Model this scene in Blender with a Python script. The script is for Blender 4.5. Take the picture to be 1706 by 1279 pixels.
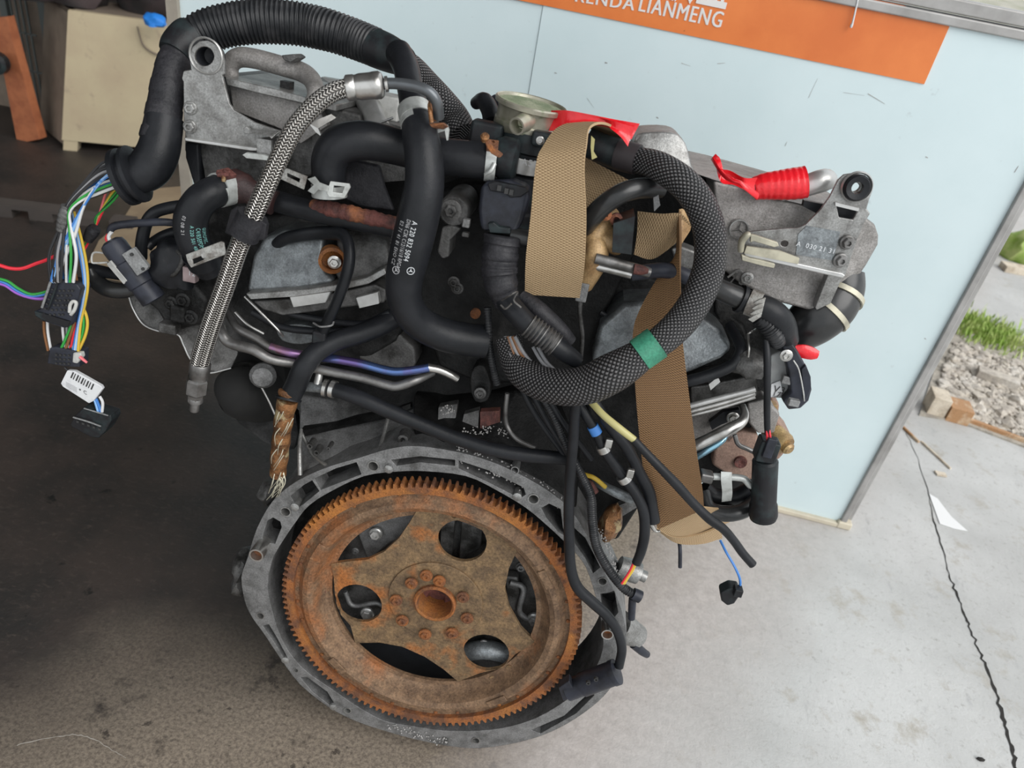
import bpy, bmesh, math, random
import numpy as np
from mathutils import Vector, Matrix
random.seed(7)
for o in list(bpy.data.objects): bpy.data.objects.remove(o)
SC = bpy.context.scene
COL = SC.collection
# ------------------------------------------------------------------ camera
FPX = 1281.0
PITCH, ROLL, YAW, TILT, EYAW = 0.58200073, 0.19072407, -0.09651152, 0.15087001, 0.07123275
HCAM = 0.822                                   # camera height over the floor, metres
V = lambda *a: np.array(a, float)
FW = V(math.sin(YAW)*math.cos(PITCH), math.cos(YAW)*math.cos(PITCH), -math.sin(PITCH))
_rt = V(math.cos(YAW), -math.sin(YAW), 0); _up = np.cross(_rt, FW)
CR = math.cos(ROLL)*_rt + math.sin(ROLL)*_up
CU = -math.sin(ROLL)*_rt + math.cos(ROLL)*_up
CAM = V(0, 0, HCAM)
cd = bpy.data.cameras.new('camera'); cam = bpy.data.objects.new('camera', cd); COL.objects.link(cam)
cam.matrix_world = Matrix([[CR[i], CU[i], -FW[i], CAM[i]] for i in range(3)] + [[0, 0, 0, 1]])
cd.sensor_width = 36; cd.lens = FPX/1706*36; cd.clip_start = 0.02; cd.clip_end = 200
cd.dof.use_dof = True; cd.dof.focus_distance = 0.70; cd.dof.aperture_fstop = 9.0
SC.camera = cam
# ------------------------------------------------------------------ light: overcast daylight, open yard to the right and behind the camera
w = bpy.data.worlds.new('overcast_sky'); SC.world = w; w.use_nodes = True
wb = w.node_tree.nodes['Background']; wb.inputs[0].default_value = (0.93, 0.97, 1.0, 1); wb.inputs[1].default_value = 1.2
sd = bpy.data.lights.new('sun_behind_cloud', 'SUN'); sd.energy = 2.5; sd.angle = math.radians(50); sd.color = (1, 0.98, 0.95)
so = bpy.data.objects.new('sun_behind_cloud', sd); COL.objects.link(so)
so.rotation_euler = (math.radians(26), math.radians(44), 0)
vs = SC.view_settings; vs.view_transform = 'Standard'; vs.look = 'None'; vs.exposure = -0.07; vs.gamma = 1; vs.use_curve_mapping = False
# ------------------------------------------------------------------ engine frame (its rear face leans back a little)
K = .15/0.24937584
EX = V(math.cos(EYAW), math.sin(EYAW), 0)
EZ = V(-math.sin(TILT)*math.sin(EYAW), math.sin(TILT)*math.cos(EYAW), math.cos(TILT))
EY = -np.cross(EX, EZ)                         # into the engine, away from the viewer
HUB = V(0, K, 0) + (-0.15357347*K)*EX + (-1.03897523*K)*EZ + CAM
def ray(px, py): return FW + (px-853)/FPX*CR - (py-639.5)/FPX*CU
def P(px, py, y=0.0):                          # point of the engine plane at depth y (metres behind the flexplate face)
    d = ray(px, py); s = ((HUB+EY*y-CAM) @ EY)/(d @ EY); return CAM + d*s
def FLP(px, py, z=0.0): d = ray(px, py); return CAM + d*((z-HCAM)/d[2])
YB = FLP(1410, 878)[1]
def BD(px, py, y=None): d = ray(px, py); return CAM + d*((YB if y is None else y)/d[1])
def mpp(pt): return float((np.asarray(pt)-CAM) @ FW)/FPX     # metres per photograph pixel at a point
def L(x, y, z): return HUB + EX*x + EY*y + EZ*z
# ------------------------------------------------------------------ materials
MATS = {}
def nn(nt, t, **kw):
    n = nt.nodes.new(t)
    for k, v in kw.items(): setattr(n, k, v)
    return n
def mat(name, col, rough=.5, metal=0., col2=None, ns=40., lo=.4, hi=.62, bump=0., bs=200., col3=None, ns3=8., lo3=.5, hi3=.7, coat=0., spec=.5, sheen=0., fine=None, fs=650.):
    m = bpy.data.materials.new(name); m.use_nodes = True; nt = m.node_tree; b = nt.nodes['Principled BSDF']
    b.inputs['Base Color'].default_value = (*col, 1); b.inputs['Roughness'].default_value = rough; b.inputs['Metallic'].default_value = metal
    b.inputs['Specular IOR Level'].default_value = spec; b.inputs['Coat Weight'].default_value = coat; b.inputs['Sheen Weight'].default_value = sheen
    tc = nn(nt, 'ShaderNodeTexCoord'); out = None
    def noise(s, det=6, rough_=.6):
        n = nn(nt, 'ShaderNodeTexNoise'); n.inputs['Scale'].default_value = s; n.inputs['Detail'].default_value = det; n.inputs['Roughness'].default_value = rough_
        nt.links.new(tc.outputs['Object'], n.inputs['Vector']); return n
    def mixc(a, c2, n, lo, hi):
        r = nn(nt, 'ShaderNodeMapRange'); r.inputs['From Min'].default_value = lo; r.inputs['From Max'].default_value = hi
        nt.links.new(n.outputs['Fac'], r.inputs['Value'])
        x = nn(nt, 'ShaderNodeMix', data_type='RGBA'); nt.links.new(r.outputs[0], x.inputs[0])
        if isinstance(a, tuple): x.inputs[6].default_value = (*a, 1)
        else: nt.links.new(a, x.inputs[6])
        x.inputs[7].default_value = (*c2, 1); return x.outputs[2]
    if col2: out = mixc(col, col2, noise(ns), lo, hi)
    if col3: out = mixc(out if out is not None else col, col3, noise(ns3, 4), lo3, hi3)
    if fine is None: fine = .30 if bump >= .15 and col2 else 0.
    if fine and out is not None:
        r = nn(nt, 'ShaderNodeMapRange'); r.inputs['From Min'].default_value = .3; r.inputs['From Max'].default_value = .7; r.inputs['To Min'].default_value = 1-fine; r.inputs['To Max'].default_value = 1+fine
        nt.links.new(noise(fs, 3, .7).outputs['Fac'], r.inputs['Value']); x = nn(nt, 'ShaderNodeVectorMath', operation='SCALE')
        nt.links.new(out, x.inputs[0]); nt.links.new(r.outputs[0], x.inputs['Scale']); out = x.outputs[0]
    if out is not None: nt.links.new(out, b.inputs['Base Color'])
    if bump:
        bm_ = nn(nt, 'ShaderNodeBump'); bm_.inputs['Strength'].default_value = bump; bm_.inputs['Distance'].default_value = .002
        nt.links.new(noise(bs, 4, .7).outputs['Fac'], bm_.inputs['Height']); nt.links.new(bm_.outputs[0], b.inputs['Normal'])
    MATS[name] = m; return m
def weave(name, cdark, clight, fu, fv, rough, metal, depth=.0006, lo=0., hi=.5, diag=True, spec=.5):
    """woven sheath: threads from the tube's own UV (u round, v along in metres)"""
    m = mat(name, cdark, rough, metal, spec=spec); nt = m.node_tree; b = nt.nodes['Principled BSDF']
    uv = nn(nt, 'ShaderNodeUVMap'); s = nn(nt, 'ShaderNodeSeparateXYZ'); nt.links.new(uv.outputs[0], s.inputs[0])
    def M(op, a, c=None):
        n = nn(nt, 'ShaderNodeMath', operation=op)
        for i, q in enumerate((a, c)):
            if q is None: continue
            if isinstance(q, (int, float)): n.inputs[i].default_value = q
            else: nt.links.new(q, n.inputs[i])
        return n.outputs[0]
    u = M('MULTIPLY', s.outputs[0], fu*2*math.pi); v = M('MULTIPLY', s.outputs[1], fv*2*math.pi)
    a, c = (M('ADD', u, v), M('SUBTRACT', u, v)) if diag else (u, v)
    if diag == 'chevron':
        col = M('ABSOLUTE', M('SUBTRACT', M('FRACT', M('MULTIPLY', s.outputs[0], fu)), .5))      # 0 at a column's centre, .5 at its seam
        st = M('ADD', M('MULTIPLY', M('SINE', M('ADD', v, M('MULTIPLY', col, 9.5))), .5), .5)
        h = M('MULTIPLY', st, M('SUBTRACT', 1.15, M('MULTIPLY', M('POWER', M('MULTIPLY', col, 2), 4), 1.0)))
    else: h = M('MULTIPLY', M('SINE', a), M('SINE', c))
    if diag == 'chevron': pass
    elif diag: h = M('ABSOLUTE', h)
    else: h = M('ADD', M('MULTIPLY', h, .5), .5)
    r = nn(nt, 'ShaderNodeMapRange'); r.inputs['From Min'].default_value = lo; r.inputs['From Max'].default_value = hi; nt.links.new(h, r.inputs['Value'])
    x = nn(nt, 'ShaderNodeMix', data_type='RGBA'); x.inputs[6].default_value = (*cdark, 1); x.inputs[7].default_value = (*clight, 1)
    nt.links.new(r.outputs[0], x.inputs[0]); nt.links.new(x.outputs[2], b.inputs['Base Color'])
    bp = nn(nt, 'ShaderNodeBump'); bp.inputs['Strength'].default_value = 1; bp.inputs['Distance'].default_value = depth
    nt.links.new(h, bp.inputs['Height']); nt.links.new(bp.outputs[0], b.inputs['Normal']); return m
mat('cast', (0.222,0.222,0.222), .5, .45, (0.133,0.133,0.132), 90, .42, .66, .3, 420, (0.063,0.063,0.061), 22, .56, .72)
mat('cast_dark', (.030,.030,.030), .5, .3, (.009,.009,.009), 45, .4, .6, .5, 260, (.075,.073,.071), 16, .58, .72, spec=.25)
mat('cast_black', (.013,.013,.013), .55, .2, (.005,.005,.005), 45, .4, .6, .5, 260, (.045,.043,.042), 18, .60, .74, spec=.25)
mat('cast_grime', (0.119,0.117,0.115), .5, .4, (0.025,0.024,0.022), 40, .42, .62, .4, 240, (0.255,0.255,0.255), 9, .56, .75)
mat('alu', (0.311,0.311,0.303), .4, .6, (0.178,0.174,0.167), 80, .42, .66, .16, 500, (0.141,0.133,0.122), 12, .56, .78)
mat('alu_warm', (0.302,0.288,0.277), .5, .45, (0.216,0.205,0.194), 90, .4, .66, .28, 700, (0.144,0.133,0.122), 12, .55, .76)
mat('alu_blue', (0.252,0.274,0.285), .4, .55, (0.148,0.159,0.167), 90, .42, .64, .25, 300, (0.104,0.104,0.104), 16, .58, .74)
mat('alu_clean', (0.527,0.527,0.518), .35, .6, (0.391,0.387,0.374), 40, .45, .65, .1, 300)
mat('steel', (.55,.54,.52), .28, .9, (.32,.31,.29), 60, .45, .7, .05, 300)
mat('steel_dull', (.23,.225,.22), .4, .75, (.10,.095,.09), 50, .42, .66, .1, 300)
mat('steel_cyan', (.28,.50,.62), .25, .85, (.35,.32,.45), 28, .45, .65, .03, 300)
mat('steel_blue', (.12,.20,.44), .25, .85, (.17,.12,.32), 28, .42, .6, .03, 300)
mat('steel_purple', (.26,.15,.33), .3, .8, (.30,.16,.17), 40, .42, .6, .03, 300)
mat('zinc', (0.540,0.558,0.540), .4, .45, (0.378,0.387,0.369), 120, .45, .65, .08, 300)
mat('zinc_dirty', (.42,.415,.39), .45, .45, (.22,.20,.18), 120, .42, .62, .2, 300)
mat('rust', (.30,.105,.028), .8, .05, (.13,.055,.028), 70, .38, .6, .8, 420, (.42,.16,.03), 18, .52, .72)
mat('rust_plate', (.225,.145,.074), .58, .2, (.13,.085,.048), 60, .38, .62, .4, 700, (.34,.12,.030), 17, .54, .66, fine=.42, fs=420)
mat('rust_ring', (.235,.145,.084), .56, .25, (.125,.075,.044), 70, .38, .62, .5, 600, (.28,.108,.038), 15, .53, .67, fine=.42, fs=420)
mat('rust_dark', (.16,.055,.045), .7, .1, (.05,.022,.02), 60, .4, .6, .7, 300, (.33,.12,.05), 30, .55, .68)
mat('pipe_coated', (.12,.13,.14), .3, .5, (.09,.095,.10), 40, .45, .65)
mat('module_grey', (.30,.31,.31), .5, 0, (.24,.245,.245), 60, .45, .65, .1, 300)
mat('gasket_green', (.27,.29,.20), .7, 0, (.15,.19,.11), 60, .4, .6, .3, 200)
mat('rust_black', (.035,.02,.02), .5, .2, (.07,.03,.028), 50, .45, .65, .4, 300)
mat('soot', (.006,.006,.006), .85, 0, (.012,.012,.011), 30)
mat('grit', (.36,.35,.34), .6)
mat('copper_wrap', (.30,.14,.055), .42, .4, (.11,.05,.022), 90, .42, .6, .8, 200, (.46,.36,.20), 70, .54, .64)
mat('brass', (.45,.32,.15), .45, .5, (.28,.18,.09), 60, .4, .6, .2, 300)
mat('tan_cast', (.47,.31,.15), .5, .1, (.27,.16,.07), 40, .4, .62, .3, 200)
mat('rubber', (.010,.011,.013), .40, 0, (.016,.017,.020), 30, .4, .6, .12, 300, spec=.26)
mat('rubber_gloss', (.016,.017,.018), .28, 0, (.03,.03,.03), 40, .45, .6, .05, 300)
mat('plastic', (.014,.014,.016), .42, 0, (.024,.034,.036), 60, .45, .65, .1, 400, spec=.26)
mat('plastic_navy', (.030,.033,.045), .4, 0, (.018,.019,.024), 60, .45, .65, .1, 400, spec=.26)
mat('plastic_grey', (.22,.225,.225), .5, 0, (.14,.14,.14), 60, .45, .65, .15, 400)
mat('plastic_pale', (.50,.50,.48), .5, 0, (.32,.32,.31), 90, .45, .65, .1, 400)
mat('tape_black', (.018,.018,.021), .5, 0, (.032,.031,.035), 60, .42, .62, .5, 120, spec=.26)
mat('loom_plastic', (.017,.018,.020), .32, 0, (.040,.040,.042), 60, .45, .65, 0, spec=.26)
mat('tab_cream', (.52,.49,.38), .45, .3, (.34,.32,.25), 60, .42, .66)
mat('clip_mauve', (.34,.26,.26), .5, 0, (.2,.15,.15), 60)
mat('mount_brown', (.30,.20,.155), .7, 0, (.22,.14,.11), 40, .4, .66, .3, 200)
mat('neck_metal', (.46,.44,.36), .35, .6, (.30,.285,.21), 40, .4, .65, .1, 200, (.20,.26,.14), 60, .58, .72)
mat('sheen_black', (.035,.03,.032), .5, spec=.26)
mat('tape_red', (.78,.012,.022), .28, 0, (.66,.008,.015), 40, .45, .65, .6, 45, coat=.3, fine=0)
mat('tape_green', (.045,.24,.15), .45, 0, (.03,.16,.10), 40, .42, .62, .2, 120)
mat('white_print', (.62,.64,.66), .6)
mat('cyan_print', (.20,.48,.45), .6)
mat('grey_print', (.42,.42,.43), .6)
mat('label_white', (.66,.67,.68), .5, 0, (.50,.50,.53), 90, .5, .65)
mat('ink', (.03,.03,.03), .6)
for nme, c in dict(wire_white=(.62,.62,.62), wire_blue=(.05,.19,.52), wire_black=(.02,.02,.022), wire_green=(.03,.30,.05), wire_brown=(.20,.085,.03), wire_red=(.75,.03,.05), wire_yellow=(.62,.42,.05), wire_purple=(.30,.10,.48), wire_grey=(.26,.26,.27), wire_lightblue=(.22,.42,.72), wire_pink=(.72,.16,.18), sleeve_yellow=(.46,.42,.18)).items(): mat(nme, c, .4)
weave('braid_steel', (.05,.047,.044), (.66,.63,.59), 9, 420, .24, .85, .0008, .15, .75, diag='chevron')
weave('braid_black', (.007,.007,.008), (.125,.12,.122), 10, 135, .42, 0, .0009, .40, .85)
weave('strap_web', (.245,.155,.078), (.47,.335,.19), 230, 500, .7, 0, .0005, .15, .75, diag=False)
weave('strap_brown', (.105,.052,.019), (.225,.122,.048), 230, 500, .65, 0, .0005, .15, .75, diag=False)  # darker, browner webbing for the long run
# ------------------------------------------------------------------ builders: all take world points, store them in the thing's own frame
ROOT = {}
R_ENG = np.stack([EX, EY, EZ], 1)
def setp(o, label=None, cat=None, group=None, kind=None):
    for k, v in (('label', label), ('category', cat), ('group', group), ('kind', kind)):
        if v: o[k] = v
    return o
def thing(name, label, cat, base, R=None, group=None):
    R = np.eye(3) if R is None else R
    e = bpy.data.objects.new(name, None); COL.objects.link(e); e.empty_display_size = .02
    e.matrix_world = Matrix([[*R[i], base[i]] for i in range(3)] + [[0, 0, 0, 1]])
    ROOT[e.name] = (np.asarray(base, float), R); return setp(e, label, cat, group)
def obj(name, vs_, fs, m, parent=None, uv=None, smooth=True, sharp=38, bevel=0., bseg=2, label=None, base=None, R=None, recalc=True):
    if parent is not None: base, R = ROOT[parent.name]
    else:
        vs_a = np.asarray(vs_, float); base = V((vs_a[:,0].min()+vs_a[:,0].max())/2, (vs_a[:,1].min()+vs_a[:,1].max())/2, vs_a[:,2].min()) if base is None else base
        R = np.eye(3) if R is None else R
    loc = (np.asarray(vs_, float)-base) @ R
    me = bpy.data.meshes.new(name); me.from_pydata(loc.tolist(), [], [list(map(int, f)) for f in fs])
    bm = bmesh.new(); bm.from_mesh(me)
    if recalc: bmesh.ops.recalc_face_normals(bm, faces=bm.faces)
    if smooth:
        c = math.radians(sharp)
        for f in bm.faces: f.smooth = True
        for e in bm.edges: e.smooth = not (len(e.link_faces) == 2 and e.calc_face_angle(0) > c)
    if uv is not None:
        lay = bm.loops.layers.uv.new('UVMap')
        bm.faces.ensure_lookup_table()
        for f in bm.faces:
            us = [uv[l.vert.index] for l in f.loops]; wrap = max(q[0] for q in us)-min(q[0] for q in us) > .5 and uv_wrap[0]
            for l, q in zip(f.loops, us): l[lay].uv = ((q[0]+1) if wrap and q[0] < .5 else q[0], q[1])
    bm.to_mesh(me); bm.free()
    me.materials.append(MATS[m] if isinstance(m, str) else m)
    o = bpy.data.objects.new(name, me); COL.objects.link(o)
    if parent is not None: o.parent = parent
    else: o.matrix_world = Matrix([[*R[i], base[i]] for i in range(3)] + [[0, 0, 0, 1]])
    ROOT[o.name] = (np.asarray(base, float), R)
    if bevel:
        md = o.modifiers.new('bevel', 'BEVEL'); md.width = bevel; md.segments = bseg; md.limit_method = 'ANGLE'; md.angle_limit = math.radians(40); md.harden_normals = True
    if label: o['label'] = label
    return o
uv_wrap = [False]
def pw(p): return p if isinstance(p, np.ndarray) else P(*p)
def crom(pts, n, closed=False):
    pts = np.asarray(pts, float); N = len(pts); out = []
    rng = N if closed else N-1
    for i in range(rng):
        g = (lambda j: pts[j % N]) if closed else (lambda j: pts[j] if 0 <= j < N else (2*pts[0]-pts[1] if j < 0 else 2*pts[-1]-pts[-2]))
        a, b, c, d = g(i-1), g(i), g(i+1), g(i+2)
        for k in range(n):
            t = k/n; out.append(.5*((2*b)+(c-a)*t+(2*a-5*b+4*c-d)*t*t+(-a+3*b-3*c+d)*t**3))
    if not closed: out.append(pts[-1])
    return np.array(out)
class Path: pass
def path(pts, r, step=None, n=10):
    w_ = np.array([pw(p) for p in pts]); rr = np.array([q*mpp(p) for q, p in zip(r if hasattr(r, '__len__') else [r]*len(w_), w_)])
    d = crom(np.concatenate([w_, rr[:, None]], 1), n)
    s = np.concatenate([[0], np.cumsum(np.linalg.norm(np.diff(d[:, :3], axis=0), axis=1))])
    N = len(d) if step is None else max(6, int(s[-1]/step))
    t = np.linspace(0, s[-1], N); q = np.stack([np.interp(t, s, d[:, k]) for k in range(4)], 1)
    p = Path(); p.c = q[:, :3]; p.r = q[:, 3]; p.s = t
    T = np.gradient(p.c, axis=0); T /= np.linalg.norm(T, axis=1)[:, None]; p.T = T
    n0 = -EY - (-EY @ T[0])*T[0]; n0 /= np.linalg.norm(n0)+1e-9; Ns = [n0]
    for i in range(1, N):
        v = Ns[-1]-(Ns[-1] @ T[i])*T[i]; Ns.append(v/np.linalg.norm(v))
    p.N = np.array(Ns); p.B = np.cross(T, p.N); return p
def tube(name, pts, r, m, parent, seg=16, step=None, n=10, hollow=False, rf=None, label=None, p=None, cap=True, squash=1.):
    p = p or path(pts, r, step, n); N = len(p.c); a = np.linspace(0, 2*math.pi, seg, endpoint=False)
    rings = []; vv = []
    for i in range(N):
        rad = p.r[i]*(rf(p.s[i]) if rf else 1.)
        rings.append(p.c[i]+rad*(np.cos(a)[:, None]*p.N[i]*squash+np.sin(a)[:, None]*p.B[i])); vv.append(p.s[i])
    def extra(i, k, off): return p.c[i]+p.T[i]*off+p.r[i]*k*(np.cos(a)[:, None]*p.N[i]*squash+np.sin(a)[:, None]*p.B[i])
    if hollow:
        for k, off in ((.78, 0), (.74, -1.6*p.r[-1])): rings.append(extra(-1, k, off)); vv.append(p.s[-1])
        for k, off in ((.78, 0), (.74, 1.6*p.r[0])): rings.insert(0, extra(0, k, off)); vv.insert(0, 0)
    M_ = len(rings); vs_ = np.concatenate(rings); fs = []
    for i in range(M_-1):
        for j in range(seg):
            k = (j+1) % seg; fs.append((i*seg+j, i*seg+k, (i+1)*seg+k, (i+1)*seg+j))
    if cap: fs.append(tuple(range(seg))[::-1]); fs.append(tuple((M_-1)*seg+j for j in range(seg)))
    uv = [(j/seg, vv[i]) for i in range(M_) for j in range(seg)]
    uv_wrap[0] = True; o = obj(name, vs_, fs, m, parent, uv=uv, sharp=50, label=label); uv_wrap[0] = False
    return o, p
def axes(ax):
    ax = np.asarray(ax, float)/np.linalg.norm(ax); h = EY if abs(ax @ EY) < .9 else EZ
    x = np.cross(h, ax); x /= np.linalg.norm(x); return x, np.cross(ax, x), ax
def lathe_vf(c, ax, prof, seg=20, x=None):
    X, Y, Z = axes(ax); vs_ = []; fs = []; a = np.linspace(0, 2*math.pi, seg, endpoint=False)
    for r, h in prof: vs_ += list(c+Z*h+max(r, 1e-6)*(np.cos(a)[:, None]*X+np.sin(a)[:, None]*Y))
    for i in range(len(prof)-1):
        for j in range(seg): k = (j+1) % seg; fs.append((i*seg+j, i*seg+k, (i+1)*seg+k, (i+1)*seg+j))
    return vs_, fs
def lathe(name, c, ax, prof, m, parent, seg=24, closed=False, **kw):
    vs_, fs = lathe_vf(c, ax, prof, seg); n = len(prof)
    if closed: fs += [((n-1)*seg+j, (n-1)*seg+(j+1) % seg, (j+1) % seg, j) for j in range(seg)]
    else: fs += [tuple(range(seg))[::-1], tuple((n-1)*seg+j for j in range(seg))]
    return obj(name, vs_, fs, m, parent, **kw)
def bolt(parent, c, r, m='zinc_dirty', ax=None, h=.7, washer=1.45, name='bolt', **kw):
    """flanged hexagon head with a socket dimple"""
    ax = -EY if ax is None else ax
    v1, f1 = lathe_vf(c, ax, [(r*washer, -r*.3), (r*washer, r*.12), (r*1.1, r*.28)], 16)
    f1 += [tuple(range(16))[::-1], tuple(32+j for j in range(16))]
    v2, f2 = lathe_vf(c, ax, [(r, r*.2), (r, r*h), (r*.85, r*(h+.15)), (r*.5, r*(h+.15)), (r*.4, r*h*.6)], 6)
    f2 += [tuple(24+j for j in range(6))]; n = len(v1)
    return obj(name, list(v1)+list(v2), f1+[tuple(i+n for i in f) for f in f2], m, parent, sharp=25, **kw)
def box(name, c, size, m, parent=None, ax=None, bevel=0., **kw):
    ax = ax or (V(1,0,0), V(0,1,0), V(0,0,1)); c = np.asarray(c, float)
    vs_ = [c+sum(ax[k]*size[k]*.5*s[k] for k in range(3)) for s in [(x, y, z) for x in (-1, 1) for y in (-1, 1) for z in (-1, 1)]]
    fs = [(0,1,3,2), (4,6,7,5), (0,4,5,1), (2,3,7,6), (0,2,6,4), (1,5,7,3)]
    return obj(name, vs_, fs, m, parent, bevel=bevel, **kw)
EAX = (EX, EY, EZ)
def plate(name, cons, d, m, parent, y=0., bevel=0., sm=0, label=None, dirn=None, frame=None, **kw):
    """solid cut from closed outlines (first outer, the rest holes), d metres deep behind its front face"""
    if not isinstance(cons[0][0], (tuple, list)): cons = [cons]
    dirn = EY if dirn is None else dirn; f_ = frame or (lambda q: P(q[0], q[1], q[2] if len(q) > 2 else y))
    loops = []
    for c in cons:
        q = np.array([f_(p) for p in c]); loops.append(crom(q, sm, True) if sm else q)
    bm = bmesh.new(); vmap = []; es = []
    for lp in loops:
        vs_ = [bm.verts.new(Vector(p)) for p in lp]; vmap.append(vs_)
        es += [bm.edges.new((vs_[i], vs_[(i+1) % len(vs_)])) for i in range(len(vs_))]
    bmesh.ops.triangle_fill(bm, use_beauty=True, use_dissolve=False, edges=es, normal=Vector(-dirn))
    bm.verts.index_update(); allv = [v for l in vmap for v in l]; idx = {v: i for i, v in enumerate(allv)}
    fs = [tuple(idx[v] for v in f.verts) for f in bm.faces]; pts = np.array([v.co[:] for v in allv]); n = len(pts)
    fs2 = [tuple(i+n for i in f[::-1]) for f in fs]; side = []; o = 0
    for l in vmap:
        k = len(l); side += [(o+i, o+(i+1) % k, n+o+(i+1) % k, n+o+i) for i in range(k)]; o += k
    bm.free()
    return obj(name, np.concatenate([pts, pts+dirn*d]), fs+fs2+side, m, parent, bevel=bevel, label=label, **kw)
def ell(cx, cy, rx, ry=None, n=20, rot=0.):
    ry = ry or rx; return [(cx+rx*math.cos(t)*math.cos(rot)-ry*math.sin(t)*math.sin(rot), cy+rx*math.cos(t)*math.sin(rot)+ry*math.sin(t)*math.cos(rot)) for t in [2*math.pi*i/n for i in range(n)]]
def ribbon(name, A, B, m, parent, n=8, th=.0016, cols=6, label=None, vs0=0., sag=0.):
    a = crom([pw(p) for p in A], n); b = crom([pw(p) for p in B], n); N = len(a)
    s = np.concatenate([[0], np.cumsum(np.linalg.norm(np.diff((a+b)/2, axis=0), axis=1))]); vs_ = []; uv = []
    T = np.gradient((a+b)/2, axis=0)
    for side in (0, 1):
        for i in range(N):
            w_ = b[i]-a[i]; nrm = np.cross(T[i], w_); nrm /= np.linalg.norm(nrm)+1e-9; W_ = np.linalg.norm(w_)
            for j in range(cols+1):
                t = j/cols; vs_.append(a[i]+w_*t+nrm*((th if side else 0)+sag*math.sin(math.pi*t))); uv.append((t*W_, s[i]+vs0))
    C = cols+1; o2 = N*C; fs = []
    for i in range(N-1):
        for j in range(cols):
            q = (i*C+j, i*C+j+1, (i+1)*C+j+1, (i+1)*C+j); fs.append(q); fs.append(tuple(o2+k for k in q[::-1]))
        for j in (0, cols): fs.append((i*C+j, (i+1)*C+j, o2+(i+1)*C+j, o2+i*C+j))
    for i in (0, N-1):
        for j in range(cols): fs.append((i*C+j, i*C+j+1, o2+i*C+j+1, o2+i*C+j))
    return obj(name, vs_, fs, m, parent, uv=uv, sharp=60, label=label)
def text_vf(s, size, bold=0.):
    c = bpy.data.curves.new('t', 'FONT'); c.body = s; c.size = size; c.offset = bold; c.resolution_u = 3; c.space_character = 1.12
    o = bpy.data.objects.new('t', c); COL.objects.link(o); dg = bpy.context.evaluated_depsgraph_get()
    me = bpy.data.meshes.new_from_object(o.evaluated_get(dg)); vs_ = np.array([v.co[:] for v in me.vertices]); fs = [tuple(p.vertices) for p in me.polygons]
    bpy.data.objects.remove(o); bpy.data.curves.remove(c); bpy.data.meshes.remove(me); return vs_, fs
def text_plane(name, s, size, org, ux, uy, m, parent, bold=0., **kw):
    v, f = text_vf(s, size, bold); return obj(name, [org+ux*q[0]+uy*q[1] for q in v], f, m, parent, smooth=False, recalc=False, **kw)
def on_tube(p, s, ang, lift=1.012):
    i = np.array([np.interp(s, p.s, p.c[:, k]) for k in range(3)]); r = np.interp(s, p.s, p.r)
    g = lambda A: np.array([np.interp(s, p.s, A[:, k]) for k in range(3)])
    n, b = g(p.N), g(p.B); return i+r*lift*(math.cos(ang)*n+math.sin(ang)*b)
def text_tube(name, s, size, p, s0, ang0, m, parent, sgn=1, dirn=1, bold=0., length=None):
    v, f = text_vf(s, size, bold); v[:, 0] *= length/v[:, 0].max() if length else 1.; r = float(np.interp(s0, p.s, p.r))
    return obj(name, [on_tube(p, s0+dirn*q[0], ang0+sgn*q[1]/r) for q in v], f, m, parent, smooth=False, recalc=False)
def band(name, p, s, w_, m, parent, t=.0012, gap=1.0, label=None):
    c = np.array([np.interp(s, p.s, p.c[:, k]) for k in range(3)]); T = np.array([np.interp(s, p.s, p.T[:, k]) for k in range(3)]); r = float(np.interp(s, p.s, p.r))*1.01
    return lathe(name, c, T, [(r, -w_/2), (r+t, -w_/2), (r+t, w_/2), (r, w_/2)], m, parent, 28, closed=True, label=label)
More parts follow.
